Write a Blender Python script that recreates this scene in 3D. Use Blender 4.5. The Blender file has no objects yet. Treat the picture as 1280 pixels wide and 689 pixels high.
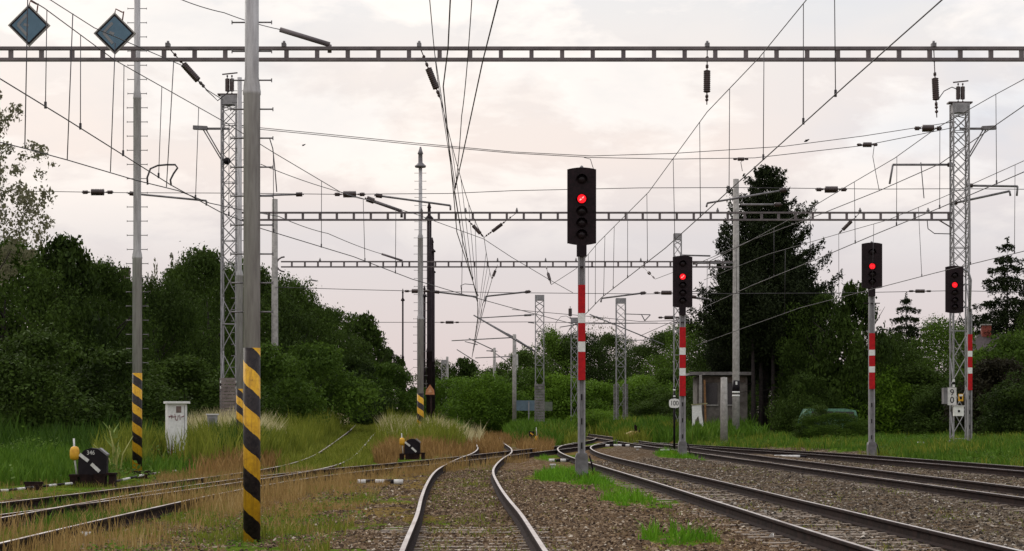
import bpy, math, random
import numpy as np
from mathutils import Vector, Matrix
C = bpy.context.scene.collection
PI = math.pi
F = 2600.0            # focal length in pixels of a 1280 wide picture
HOR = 522.0           # picture row of the horizon
EYE = 1.6             # camera height

def P(px, py, s):
    """world point seen at picture position px,py where one metre spans s pixels"""
    return Vector(((px-640)/s, F/s, EYE-(py-HOR)/s))
def PH(px, py, h):
    return P(px, py, (HOR-py)/h)

# ------------------------------------------------------------------ objects
WL = {}
def thing(name, label, cat, loc, group=None):
    o = bpy.data.objects.new(name, None); C.objects.link(o)
    o.empty_display_size = .2
    o.location = loc; o['label'] = label; o['category'] = cat
    if group: o['group'] = group
    WL[o.name] = Vector(loc)
    return o
def tag(o, label, cat, group=None, kind=None):
    if kind: o['kind'] = kind
    if label: o['label'] = label
    if cat: o['category'] = cat
    if group: o['group'] = group
    return o
def copy_tree(o, parent=None):
    c = o.copy(); C.objects.link(c)
    if parent: c.parent = parent
    for ch in list(o.children): copy_tree(ch, c)
    return c

class MB:
    def __init__(s): s.v = []; s.f = []; s.m = []; s.mi = 0; s.sm = []
    def add(s, vs, fs, smooth=False):
        b = len(s.v); s.v += [tuple(x) for x in vs]
        for f in fs:
            s.f.append(tuple(b+i for i in f)); s.m.append(s.mi); s.sm.append(smooth)
        return s
    def box(s, c, size, rz=0, ry=0, rx=0):
        M = Matrix.Rotation(rz,3,'Z') @ Matrix.Rotation(ry,3,'Y') @ Matrix.Rotation(rx,3,'X')
        c = Vector(c); hx,hy,hz = [k/2 for k in size]
        vs = [c + M @ Vector((x*hx,y*hy,z*hz)) for z in (-1,1) for y in (-1,1) for x in (-1,1)]
        return s.add(vs, [(0,2,3,1),(4,5,7,6),(0,1,5,4),(2,6,7,3),(0,4,6,2),(1,3,7,5)])
    def frame(s, a):
        a = a.normalized(); up = Vector((0,0,1)) if abs(a.z) < .95 else Vector((0,1,0))
        u = a.cross(up).normalized(); return u, u.cross(a).normalized()
    def bar(s, p0, p1, w, h):
        p0 = Vector(p0); p1 = Vector(p1); u, v = s.frame(p1-p0)
        vs = [p + u*x*w/2 + v*y*h/2 for p in (p0,p1) for x,y in ((-1,-1),(1,-1),(1,1),(-1,1))]
        return s.add(vs, [(0,1,2,3),(7,6,5,4),(0,4,5,1),(1,5,6,2),(2,6,7,3),(3,7,4,0)])
    def tube(s, pts, r, n=8, smooth=True):
        pts = [Vector(p) for p in pts]; k = len(pts)
        rs = r if isinstance(r,(list,tuple)) else [r]*k
        vs = []
        for i,p in enumerate(pts):
            d = pts[min(i+1,k-1)] - pts[max(i-1,0)]
            if i == 0: u, v = s.frame(d)
            else:
                d.normalize(); u = (u - d*u.dot(d)).normalized(); v = u.cross(d).normalized()
            vs += [p + (u*math.cos(2*PI*j/n) + v*math.sin(2*PI*j/n))*rs[i] for j in range(n)]
        fs = [(i*n+j, i*n+(j+1)%n, (i+1)*n+(j+1)%n, (i+1)*n+j) for i in range(k-1) for j in range(n)]
        s.add(vs, fs, smooth)
        b = len(s.v)-k*n
        s.f.append(tuple(b+j for j in range(n))[::-1]); s.m.append(s.mi); s.sm.append(False)
        s.f.append(tuple(b+(k-1)*n+j for j in range(n))); s.m.append(s.mi); s.sm.append(False)
        return s
    def lathe(s, base, prof, n=16, axis=(0,0,1), smooth=True):
        base = Vector(base); a = Vector(axis).normalized()
        return s.tube2(base, a, prof, n, smooth)
    def tube2(s, base, a, prof, n, smooth):
        u, v = s.frame(a); vs = []
        for r,z in prof:
            vs += [base + a*z + (u*math.cos(2*PI*j/n)+v*math.sin(2*PI*j/n))*max(r,1e-4) for j in range(n)]
        k = len(prof)
        fs = [(i*n+j, i*n+(j+1)%n, (i+1)*n+(j+1)%n, (i+1)*n+j) for i in range(k-1) for j in range(n)]
        fs += [tuple(range(n))[::-1], tuple((k-1)*n+j for j in range(n))]
        return s.add(vs, fs, smooth)
    def prism(s, poly, y0, y1):
        """polygon in x,z pushed from y0 to y1"""
        n = len(poly)
        vs = [(x,y0,z) for x,z in poly] + [(x,y1,z) for x,z in poly]
        fs = [tuple(range(n)), tuple(range(2*n-1,n-1,-1))] + [(i,n+i,n+(i+1)%n,(i+1)%n) for i in range(n)]
        return s.add(vs, fs)
    def build(s, name, mats, parent=None, loc=None):
        if not isinstance(mats,(list,tuple)): mats = [mats]
        me = bpy.data.meshes.new(name)
        off = Vector((0,0,0))
        if parent is not None: off = WL[parent.name]
        elif loc is not None: off = Vector(loc)
        me.from_pydata([tuple(Vector(v)-off) for v in s.v], [], s.f)
        for m in mats: me.materials.append(m)
        me.polygons.foreach_set('material_index', s.m)
        me.polygons.foreach_set('use_smooth', s.sm)
        me.update()
        o = bpy.data.objects.new(name, me); C.objects.link(o)
        if parent is not None:
            o.parent = parent
        else:
            o.location = off
        WL[o.name] = off
        return o

def mesh_np(name, verts, loops_per_face, idx, mat, attrs=None, smooth=False, parent=None, mats=None, mi=None):
    me = bpy.data.meshes.new(name)
    nf = len(loops_per_face)
    me.vertices.add(len(verts)); me.loops.add(len(idx)); me.polygons.add(nf)
    me.vertices.foreach_set('co', np.asarray(verts,dtype=np.float32).ravel())
    me.loops.foreach_set('vertex_index', np.asarray(idx,dtype=np.int32).ravel())
    st = np.concatenate([[0], np.cumsum(loops_per_face)[:-1]]).astype(np.int32)
    me.polygons.foreach_set('loop_start', st)
    me.polygons.foreach_set('loop_total', np.asarray(loops_per_face,dtype=np.int32))
    for m in (mats or [mat]): me.materials.append(m)
    if mi is not None: me.polygons.foreach_set('material_index', np.asarray(mi,dtype=np.int32))
    me.polygons.foreach_set('use_smooth', np.full(nf, smooth, dtype=bool))
    for k,a in (attrs or {}).items():
        at = me.attributes.new(k,'FLOAT','POINT'); at.data.foreach_set('value', np.asarray(a,dtype=np.float32))
    me.update(calc_edges=True)
    o = bpy.data.objects.new(name, me); C.objects.link(o)
    WL[o.name] = Vector((0,0,0))
    if parent is not None: o.parent = parent
    return o

def text(name, body, size, mat, loc, parent, rz=0, depth=.004, sx=1):
    cu = bpy.data.curves.new(name,'FONT'); cu.body = body; cu.size = size; cu.extrude = depth
    cu.align_x = 'CENTER'; cu.align_y = 'CENTER'
    to = bpy.data.objects.new(name, cu); C.objects.link(to)
    bpy.context.view_layer.update()
    me = bpy.data.meshes.new_from_object(to.evaluated_get(bpy.context.evaluated_depsgraph_get()))
    C.objects.unlink(to); bpy.data.objects.remove(to)
    M = Matrix.Rotation(rz,4,'Z') @ Matrix.Rotation(PI/2,4,'X') @ Matrix.Scale(sx,4,(1,0,0))
    me.transform(M); me.transform(Matrix.Translation(Vector(loc)-WL[parent.name]))
    me.materials.clear(); me.materials.append(mat)
    o = bpy.data.objects.new(name, me); C.objects.link(o); o.parent = parent; WL[o.name] = WL[parent.name]
    return o

# ------------------------------------------------------------------ materials
MATS = {}
class NT:
    def __init__(s, name):
        s.m = bpy.data.materials.new(name); s.m.use_nodes = True
        s.t = s.m.node_tree; s.b = s.t.nodes['Principled BSDF']
        s.out = s.t.nodes['Material Output']
    def n(s, typ, **kw):
        x = s.t.nodes.new(typ)
        for k,v in kw.items(): setattr(x,k,v)
        return x
    def l(s, a, b): s.t.links.new(a,b)
    def noise(s, scale, detail=4, rough=.6, coord='Object', dim=None, stretch=None):
        tc = s.n('ShaderNodeTexCoord'); nz = s.n('ShaderNodeTexNoise')
        nz.inputs['Scale'].default_value = scale; nz.inputs['Detail'].default_value = detail
        nz.inputs['Roughness'].default_value = rough
        src = tc.outputs[coord]
        if stretch:
            mp = s.n('ShaderNodeMapping'); mp.inputs['Scale'].default_value = stretch; s.l(src, mp.inputs['Vector']); src = mp.outputs[0]
        s.l(src, nz.inputs['Vector']); return nz.outputs['Fac']
    def ramp(s, fac, stops):
        r = s.n('ShaderNodeValToRGB'); e = r.color_ramp.elements
        while len(e) < len(stops): e.new(.5)
        for i,(p,c) in enumerate(stops): e[i].position = p; e[i].color = (*c,1) if len(c)==3 else c
        s.l(fac, r.inputs['Fac']); return r.outputs['Color']
    def mix(s, fac, a, b, mode='MIX'):
        x = s.n('ShaderNodeMix', data_type='RGBA', blend_type=mode)
        for v,i in ((fac,0),(a,6),(b,7)):
            if hasattr(v,'links'): s.l(v, x.inputs[i])
            else: x.inputs[i].default_value = v if i==0 else ((*v,1) if len(v)==3 else v)
        return x.outputs[2]
    def math(s, op, a, b=0, clamp=False):
        x = s.n('ShaderNodeMath', operation=op, use_clamp=clamp)
        for v,i in ((a,0),(b,1)):
            if hasattr(v,'links'): s.l(v, x.inputs[i])
            else: x.inputs[i].default_value = v
        return x.outputs[0]
    def attr(s, name):
        a = s.n('ShaderNodeAttribute'); a.attribute_name = name; return a.outputs['Fac']
    def bump(s, h, strength=.3, dist=.02):
        b = s.n('ShaderNodeBump'); b.inputs['Strength'].default_value = strength; b.inputs['Distance'].default_value = dist
        s.l(h, b.inputs['Height']); s.l(b.outputs['Normal'], s.b.inputs['Normal'])
    def set(s, color=None, rough=None, metal=None, spec=None):
        if color is not None:
            if hasattr(color,'links'): s.l(color, s.b.inputs['Base Color'])
            else: s.b.inputs['Base Color'].default_value = (*color,1)
        if rough is not None: s.b.inputs['Roughness'].default_value = rough
        if metal is not None: s.b.inputs['Metallic'].default_value = metal
        if spec is not None: s.b.inputs['Specular IOR Level'].default_value = spec
        return s.m
def mat(name, c1, c2=None, rough=.7, scale=3., metal=0, lo=.35, hi=.65, bump=0, detail=5, spec=.4, stretch=None):
    if name in MATS: return MATS[name]
    t = NT(name); c2 = c2 or tuple(k*.6 for k in c1)
    nz = t.noise(scale, detail, stretch=stretch)
    t.set(t.ramp(nz, [(lo,c2),(hi,c1)]), rough, metal, spec)
    if bump: t.bump(t.noise(scale*6,3), bump, .01)
    MATS[name] = t.m; return t.m

galv   = mat('galvanised steel', (.30,.29,.30), (.19,.18,.19), .55, 4, .3, bump=.1)
galvd  = mat('dull mast steel', (.20,.19,.20), (.11,.10,.105), .6, 3, .3)
polem  = mat('grey painted pole', (.42,.405,.41), (.25,.235,.24), .6, 14, .1, bump=.15, detail=8, stretch=(1,1,.12), lo=.3, hi=.62)
beamm  = mat('grey portal steel', (.15,.125,.13), (.09,.075,.08), .6, 2.5, .2)
wirem  = mat('weathered wire', (.06,.055,.06), (.035,.03,.035), .6, 2, .3)
insm   = mat('brown porcelain', (.05,.028,.026), (.03,.018,.018), .35, 5)
blackm = mat('black paint', (.013,.009,.012), (.006,.004,.006), .6, 6, bump=.1, spec=.15)
headm  = mat('signal black paint', (.020,.010,.013), (.008,.005,.006), .65, 14, detail=8, spec=.15)
darkpole = mat('tarred dark pole', (.022,.014,.017), (.011,.007,.009), .8, 3, spec=.15)
redm   = mat('signal red paint', (.46,.006,.010), (.32,.005,.009), .6, 9, spec=.2)
whitem = mat('white paint worn', (.62,.60,.58), (.42,.40,.39), .6, 8, detail=8)
white2 = mat('white enamel', (.72,.71,.69), (.58,.57,.55), .5, 10)
yellowm= mat('yellow paint worn', (.66,.36,.02), (.5,.24,.015), .55, 8)
concm  = mat('weathered concrete', (.33,.31,.29), (.2,.185,.175), .85, 5, bump=.3, detail=8)
concd  = mat('stained concrete', (.20,.185,.18), (.10,.09,.088), .85, 4, bump=.3, detail=8)
rustm  = mat('rusty dark rail', (.026,.014,.012), (.008,.005,.005), .9, 5, bump=.3, detail=8, spec=.08)
sleepm = mat('old sleeper', (.24,.19,.15), (.10,.075,.06), .9, 6, bump=.4, detail=8)
woodd  = mat('old timber', (.10,.075,.06), (.05,.036,.03), .85, 5, bump=.3)
barkm  = mat('bark', (.030,.021,.019), (.009,.007,.007), .95, 8, bump=.5, detail=8)
brickm = mat('climb guard board', (.20,.165,.15), (.11,.085,.08), .8, 4)
blueb  = mat('blue grey board', (.10,.15,.19), (.07,.10,.13), .6, 3)
glassd = mat('dark window glass', (.012,.012,.014), (.008,.008,.01), .12, 2, spec=.5)
redcl  = mat('brick red', (.22,.05,.032), (.13,.03,.02), .85, 9, bump=.3)
rooft  = mat('dark tiles', (.06,.045,.045), (.03,.022,.024), .85, 6, bump=.5)
def rail_top():
    t = NT('bright rail head'); nz = t.noise(1.3,5)
    t.set(t.ramp(nz,[(.3,(.27,.21,.19)),(.6,(.48,.43,.41))]), .36, .7); return t.m
railm = rail_top()
def rail_worn():
    t = NT('half rusted rail head'); nz = t.noise(.8,6,.65); k = t.ramp(nz,[(.42,(0,0,0)),(.58,(1,1,1))])
    t.set(t.mix(k,(.13,.075,.055),(.42,.38,.36)), .4, .55); return t.m
railw = rail_worn()
def emit(name, c, st):
    t = NT(name); t.set(c, .4)
    t.b.inputs['Emission Color'].default_value = (*c,1); t.b.inputs['Emission Strength'].default_value = st; return t.m
lampred = emit('lit red lens', (1.0,.012,.02), 1.35)
lampcore = emit('lit red lens core', (1.0,.34,.30), 1.5)
lensoff = mat('dark lens', (.02,.012,.016), (.012,.008,.01), .3, 4, spec=.2)

def stripe_mat(pitch, off):
    t = NT('yellow and black spiral paint')
    tc = t.n('ShaderNodeTexCoord'); sp = t.n('ShaderNodeSeparateXYZ'); t.l(tc.outputs['Object'], sp.inputs[0])
    ang = t.math('ARCTAN2', sp.outputs['Y'], sp.outputs['X'])
    a = t.math('DIVIDE', ang, 2*PI)
    nz = t.noise(9,4)
    z = t.math('DIVIDE', sp.outputs['Z'], pitch)
    k = t.math('ADD', t.math('ADD', z, a), t.math('MULTIPLY', nz, .09))
    fr = t.math('FRACT', t.math('ADD', k, off+10))
    b = t.math('GREATER_THAN', fr, .5)
    yel = t.ramp(t.noise(14,6,.7), [(.30,(.08,.04,.01)),(.38,(.46,.24,.014)),(.7,(.66,.37,.018))])
    run = t.noise(22,5,.65,stretch=(1,1,.09)); yel = t.mix(t.ramp(run,[(.52,(0,0,0)),(.75,(.75,)*3)]), yel, (.20,.10,.02))
    blk = t.ramp(t.noise(18,5,.7),[(.4,(.008,.005,.007)),(.72,(.035,.026,.024))])
    col = t.mix(b, yel, blk)
    t.set(col, .55, 0, .2); return t.m

def leaf_mat(name, c1, c2, trans=.25, scale=.5):
    """leaves: colour varies leaf by leaf and from clump to clump"""
    t = NT(name)
    r = t.attr('rnd')
    nz = t.noise(scale, 3)
    oi = t.n('ShaderNodeObjectInfo')
    k = t.math('ADD', t.math('MULTIPLY', r, .36), t.math('MULTIPLY', nz, .7), True)
    k = t.math('ADD', k, t.math('MULTIPLY', t.math('SUBTRACT', oi.outputs['Random'], .5), .25), True)
    col = t.ramp(k, [(.18,c2),(.78,c1)])
    t.set(col, .75, 0, .08)
    tr = t.n('ShaderNodeBsdfTranslucent'); t.l(col, tr.inputs['Color'])
    mx = t.n('ShaderNodeMixShader'); mx.inputs[0].default_value = trans
    t.l(t.b.outputs[0], mx.inputs[1]); t.l(tr.outputs[0], mx.inputs[2]); t.l(mx.outputs[0], t.out.inputs['Surface'])
    return t.m
# ------------------------------------------------------------------ tracks (centre lines: distance, x, height of rail head)
rng = np.random.default_rng(7)
TR = {
 'C': [(8,-.05,.2),(16,-.22,.2),(22.5,-.42,.2),(30,-.62,.2),(37,-.85,.2),(46.7,-1.12,.2),(56.5,-1.26,.2),(63,-1.22,.2),(71,-1.08,.2),(82,-.8,.2),(93,-.78,.2),(110,-1.15,.22),(140,-1.6,.26),(191,-2.6,.3),(240,-4,.4)],
 'R': [(8,5.0,.2),(18,4.72,.2),(27,4.38,.2),(36,4.13,.2),(49,3.72,.2),(63,3.22,.2),(75,2.82,.2),(88,2.72,.2),(100,3.05,.2),(113,4.0,.2),(126,5.5,.21),(140,6.45,.22)],
 'R2':[(8,10.7,.2),(20,10.25,.2),(36,9.75,.2),(42,9.5,.2),(58,8.95,.2),(78,8.3,.2),(91,7.85,.2),(113,7.2,.2),(135,6.6,.22),(170,5.5,.26),(216,4.1,.3),(260,2.5,.4)],
 'R3':[(12,16.6,.2),(30,15.5,.2),(56,14.0,.2),(68,13.2,.2),(80,12.3,.2),(92,10.7,.2),(104,9.0,.2),(116,7.5,.2)],
 'D': [(8,-6.6,.2),(18,-6.5,.2),(30,-6.35,.2),(38,-6.15,.2),(44,-5.8,.2),(50,-5.25,.2),(57,-4.2,.2),(63,-3.05,.2),(68,-2.2,.2),(73,-1.4,.2),(82,-.1,.2),(94,1.75,.2),(103,3.1,.2),(113,4.35,.2)],
 'E': [(8,-10.6,.2),(20,-9.4,.2),(28,-8.45,.2),(35,-7.6,.2),(42,-6.95,.2),(47,-6.55,.2),(53,-6.15,.2),(60,-5.95,.2),(68,-6.15,.2),(77,-6.55,.22),(88,-7.05,.36),(100,-7.6,.56),(116,-8.3,.88),(133,-9.2,1.19),(160,-11.2,1.5),(200,-14.6,1.8)],
}
def spline(pts, step=.5):
    """smooth x,z along distance"""
    a = np.array(pts,float); d = a[:,0]
    dd = np.arange(d[0], d[-1]+1e-6, step)
    out = []
    for c in (1,2):
        y = a[:,c]; m = np.gradient(y, d)
        i = np.clip(np.searchsorted(d, dd, 'right')-1, 0, len(d)-2)
        h = d[i+1]-d[i]; t = (dd-d[i])/h
        out.append((2*t**3-3*t**2+1)*y[i] + (t**3-2*t**2+t)*h*m[i] + (-2*t**3+3*t**2)*y[i+1] + (t**3-t**2)*h*m[i+1])
    return dd, out[0], out[1]
CL = {k: spline(v) for k,v in TR.items()}
def trk(k, d):
    dd,x,z = CL[k]; return np.interp(d,dd,x), np.interp(d,dd,z)

# ------------------------------------------------------------------ terrain
CP = [(-12,89,.75),(-13.4,117,1.2),(-14.6,200,1.65),(-10,60,.12),(-20,60,.2),(-20,90,.8),(-30,120,1.4),(-4.6,104,.4),(-3.4,130,.3),(-9.5,47,.04),
 (-12.5,60,.15),(-30,40,.2),(-40,200,2.5),(-11,65,.22),(-60,120,2),(-60,300,4),(-15,35,.03),(-10,25,.02),(-30,15,0),(-5,75,.08),(-9,85,.3),(-4,90,.2),(-11,100,.7),(-11.5,133,1.2),(-6.5,120,.6),(-6,140,.6),
 (14.5,70,.03),(19,88,.45),(24,75,.45),(15,110,.5),(11.8,125,.6),(30,100,.9),(10,160,.8),(16,200,1.3),(12,200,2.2),(2,155,.6),(8.3,162,.7),(2,175,.6),(8,260,2),(-4,260,.5),(15,240,3),(40,60,.5),(60,120,1.5),(60,300,4),
 (0,200,.15),(-2,150,.12),(6,190,.2),(20,40,0),(25,20,0),(40,15,0),(3,300,1),(10,100,.05),(14,96,.3),(8,140,.15),(-7,40,.03),(-3,50,.02),(2,60,.03),(2,40,.03),(7,50,.03),(7,30,.02),(1.5,110,.05),(0,0,0),(-3.46,27.7,-.06),(-3.2,24,-.03),(-10.2,56.5,.0),(0,-30,0),(40,-30,0),(-40,-30,0),(0,1400,6),(-500,700,8),(500,700,8),(-500,-30,0),(500,-30,0)]
CPA = np.array(CP)
def base_z(X, D):
    X = np.asarray(X,float); D = np.asarray(D,float)
    num = np.zeros_like(X); den = np.zeros_like(X)
    for x,d,z in CPA:
        w = 1/((X-x)**2 + ((D-d)*.3)**2 + .6)**1.6
        num += w*z; den += w
    return num/den
def vnoise(x, y, seed=0):
    xi = np.floor(x).astype(np.int64); yi = np.floor(y).astype(np.int64); xf = x-xi; yf = y-yi
    def h(a,b):
        n = (a*374761393 + b*668265263 + seed*974634777) & 0x7fffffff
        n = ((n ^ (n>>13))*1274126177) & 0x7fffffff
        return ((n ^ (n>>16)) & 0xffff)/65535.
    u = xf*xf*(3-2*xf); v = yf*yf*(3-2*yf)
    return (h(xi,yi)*(1-u)+h(xi+1,yi)*u)*(1-v)+(h(xi,yi+1)*(1-u)+h(xi+1,yi+1)*u)*v
def fbm(x,y,seed=0,o=3):
    return sum(vnoise(x*2**i,y*2**i,seed+i)*.5**i for i in range(o))/sum(.5**i for i in range(o))
def sstep(a,b,x):
    t = np.clip((x-a)/(b-a),0,1); return t*t*(3-2*t)
def track_near(X, D, names='C R R2 R3 D E'.split()):
    """distance to the nearest centre line and that rail height"""
    best = np.full(np.shape(X), 99.); bz = np.zeros(np.shape(X))
    for k in names:
        dd,x,z = CL[k]
        tx = np.interp(D,dd,x); tz = np.interp(D,dd,z)
        q = np.abs(X-tx); q = np.where((D<dd[0])|(D>dd[-1]), 99., q)
        m = q < best; best = np.where(m,q,best); bz = np.where(m,tz,bz)
    return best, bz
def ground_z(X, D, rough=True):
    X = np.asarray(X,float); D = np.asarray(D,float)
    z = base_z(X,D)
    q,tz = track_near(X,D)
    w = 1-sstep(1.25,2.2,q)
    z = z*(1-w) + (tz-.185)*w
    if rough:
        near = np.exp(-np.maximum(D,0)/90)
        z = z + (fbm(X*1.3,D*1.3,3)-.5)*.09*(1-.75*w) + (fbm(X*7,D*7,9,2)-.5)*.035*near
    return z
def gz(x, d): return float(ground_z(np.array([x]),np.array([d]),False)[0])

# what grows where: 0 bare ballast .. 1 grass
def veg(X, D):
    X = np.asarray(X,float); D = np.asarray(D,float)
    n = fbm(X*.9, D*.45, 21, 4)
    tn = fbm(X*.35, D*.2, 33, 3)
    xc,_ = trk('C',D); xd,_ = trk('D',D); xe,_ = trk('E',D); xr3,_ = trk('R3',D); xr2,_ = trk('R2',D)
    left = sstep(-3.0,-1.6,-(X-xc)-3.2 + (n-.5)*3.0) # from 2 m left of the centre track
    g = left*(.42+.75*sstep(.4,.62,fbm(X*1.6,D*.7,55,3)))
    g = np.maximum(g, sstep(.2,1.6, (xe-1.6)-X + (n-.5)*2.5))
    right = sstep(1.2,3.2, X-xr3 + (n-.5)*1.5) * (D<130)
    g = np.maximum(g, right)
    g = np.maximum(g, sstep(.5,3, X-(xr2+3.5)+(n-.5)*2)*(D>98))
    g = np.maximum(g, sstep(100,118, D+(n-.5)*20)*sstep(0.5,2.,np.abs(X-xr2)))
    for (cx,cd,rx,rd,k) in [(1.95,53,1.3,7.5,1.45),(2.6,39,.8,2.6,1.0),(2.15,26.8,.5,1.5,1.15),(6.4,80,.9,5,1.0),(3.0,48,.5,4,.7)]:
        e = ((X-cx)/rx)**2+((D-cd)/rd)**2
        g = np.maximum(g, k*sstep(1.5,.35,e+(n-.5)*2.4+(fbm(X*3,D*1.2,77,2)-.5)*1.2))
    g = np.maximum(g, sstep(62,84,D)*sstep(1.0,2.2,X-xc)*sstep(.4,1.4,np.minimum(np.abs(X-xd),9))*(X<3)*.8)
    return np.clip(g,0,1), n, tn

def build_ground():
    rows = np.concatenate([np.linspace(-40,8,13)[:-1], np.geomspace(8,40,150)[:-1], np.geomspace(40,130,170)[:-1], np.geomspace(130,1600,70)])
    c = np.concatenate([np.linspace(-9,12,220)])
    l = -9-np.geomspace(.12,700,90); r = 12+np.geomspace(.12,700,80)
    cols = np.concatenate([l[::-1], c, r])
    X,D = np.meshgrid(cols, rows); X = X.ravel(); D = D.ravel()
    Z = ground_z(X,D)
    g,n,tn = veg(X,D)
    q,_ = track_near(X,D)
    nx = len(cols); ny = len(rows)
    i = (np.arange(ny-1)[:,None]*nx + np.arange(nx-1)[None,:]).ravel()
    idx = np.stack([i,i+1,i+nx+1,i+nx],1).ravel()
    # left or right of the centre track changes the ballast: rusty brown beside it, grey further right
    xr,_ = trk('R',D)
    grey = sstep(.6,2.2, X-xr)
    t = NT('ground: ballast, soil and turf')
    tc = t.n('ShaderNodeTexCoord')
    vo = t.n('ShaderNodeTexVoronoi'); vo.inputs['Scale'].default_value = 13; t.l(tc.outputs['Object'], vo.inputs['Vector'])
    sv = t.n('ShaderNodeSeparateColor'); t.l(vo.outputs['Color'], sv.inputs[0])
    stone_b = t.ramp(sv.outputs[0], [(0,(.03,.016,.009)),(.4,(.095,.06,.035)),(.75,(.17,.115,.07)),(.93,(.26,.19,.125)),(1,(.42,.35,.28))])
    stone_g = t.ramp(sv.outputs[0], [(0,(.02,.014,.009)),(.45,(.070,.053,.038)),(.8,(.135,.108,.080)),(1,(.32,.27,.22))])
    st = t.mix(t.attr('grey'), stone_b, stone_g)
    dirt = t.noise(.55,6,.65)
    st = t.mix(t.ramp(dirt,[(.35,(0,0,0)),(.7,(.75,)*3)]), st, (.085,.052,.028))
    fine = t.noise(5,5,.7)
    soil = t.ramp(fine,[(.3,(.05,.03,.014)),(.5,(.13,.088,.032)),(.7,(.22,.155,.055))])
    turf = t.ramp(t.noise(2.2,6,.7),[(.3,(.020,.045,.006)),(.5,(.055,.105,.010)),(.72,(.13,.16,.025))])
    vg = t.mix(t.attr('dry'), turf, soil)
    gm = t.math('ADD', t.attr('veg'), t.math('MULTIPLY', t.math('SUBTRACT', t.noise(3.5,6,.7), .5), .9))
    gm = t.ramp(gm,[(.38,(0,0,0)),(.58,(1,1,1))])
    t.set(t.mix(gm, st, vg), 1, 0, 0)
    t.bump(vo.outputs['Distance'], .9, .05)
    dry = np.clip(sstep(.35,.6,tn)*.9 + .1,0,1)
    xe,_ = trk('E',D)
    dry = np.where(X < xe-2.2, dry*.15, dry); xr3,_ = trk('R3',D); dry = np.where(X>xr3+1.5, dry*.25, dry)
    for (cx,cd,rx,rd) in [(1.95,53,1.6,9.0),(2.6,39,1.2,3.6),(2.15,26.8,.9,2.2),(6.4,80,1.3,6)]:
        dry = dry*sstep(.6,1.3,((X-cx)/rx)**2+((D-cd)/rd)**2)
    o = mesh_np('ground', np.stack([X,D,Z],1), np.full(len(i),4), idx, t.m, {'veg':g,'dry':dry,'grey':grey}, True)
    tag(o, 'brown ballast, dry soil and turf of the railway yard', 'ground', kind='structure')
build_ground()

# ------------------------------------------------------------------ rails and sleepers
PROF = [(-.066,0),(-.066,.012),(-.012,.03),(-.010,.105),(-.035,.118),(-.036,.14),(-.028,.151),(.028,.151),(.036,.14),(.035,.118),(.010,.105),(.012,.03),(.066,.012),(.066,0)]
def rail(name, xs, ds, zs, parent):
    k = len(PROF); n = len(xs)
    p = np.stack([xs,ds],1); tan = np.gradient(p,axis=0); tan /= np.linalg.norm(tan,axis=1)[:,None]
    nor = np.stack([tan[:,1],-tan[:,0]],1)
    V = np.zeros((n,k,3))
    for j,(u,h) in enumerate(PROF):
        V[:,j,0] = xs+nor[:,0]*u; V[:,j,1] = ds+nor[:,1]*u; V[:,j,2] = zs+(h-.151)*1.14
    a = (np.arange(n-1)[:,None]*k+np.arange(k)[None,:]); b = (np.arange(n-1)[:,None]*k+(np.arange(k)+1)[None,:]%k)
    idx = np.stack([a,b,b+k,a+k],2).reshape(-1)
    mi = np.tile(np.array([1 if j==6 else 0 for j in range(k)]), n-1)
    off = np.array(WL[parent.name])
    o = mesh_np(name, V.reshape(-1,3)-off, np.full((n-1)*k,4), idx, None, None, False, parent, [rustm,railw if parent['label'].startswith(('ladder','overgrown')) else railm], mi)
    WL[o.name] = WL[parent.name]; return o
sl_me = None
def track(key, label, dz, sleepers):
    dd,x,z = CL[key]
    p = np.stack([x,dd],1); tan = np.gradient(p,axis=0); tan /= np.linalg.norm(tan,axis=1)[:,None]
    i0 = int(np.argmin(abs(dd-24)))
    t = thing('railway_track', label, 'railway track', (x[i0],dd[i0],z[i0]-.15), 'railway tracks of the yard')
    wob = (fbm(dd*.11,dd*0,sum(map(ord,key))%7+3,2)-.5)*.03
    for sgn in (-1,1):
        rail('rail', x+tan[:,1]*sgn*.753+wob, dd-tan[:,0]*sgn*.753, z+dz+wob*.4, t)
    global sl_me
    off = WL[t.name]
    if sl_me is None:
        b = MB(); b.box((0,0,-.07),(2.5,.25,.14)); 
        for s in (-1,1):
            b.box((s*.753,0,.006),(.34,.15,.018))
        o0 = b.build('sleeper', sleepm, loc=(0,0,0)); sl_me = o0.data; bpy.data.objects.remove(o0)
    for d in sleepers:
        xx,zz = trk(key,d); j = int(np.argmin(abs(dd-d)))
        o = bpy.data.objects.new('sleeper', sl_me); C.objects.link(o); o.parent = t
        o.location = Vector((xx,d,zz-.180+random.uniform(-.014,.012)))-off
        o.rotation_euler = (0,0,-math.atan2(tan[j,0],tan[j,1])+random.uniform(-.01,.01))
    return t
random.seed(3)
track('C','rusty track with bright rails curving from the centre foreground into the grass',0.0, np.arange(20.5,30,.62))
track('R','long track curving past the tall red signal towards the right foreground',.003, np.arange(20,58,.62))
track('R2','second track from the right, between the two signals on footings and the pale sleepers',-.002, np.arange(33,90,.62))
track('R3','farthest right track running along the green verge',.0015, np.arange(56,62,.62))
track('D','ladder track crossing the yard from the left edge to the centre turnout',.004, np.arange(24,28,.62))
track('E','overgrown track climbing left between tall grass to the wood',-.003, np.arange(24,27,.62))
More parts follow.
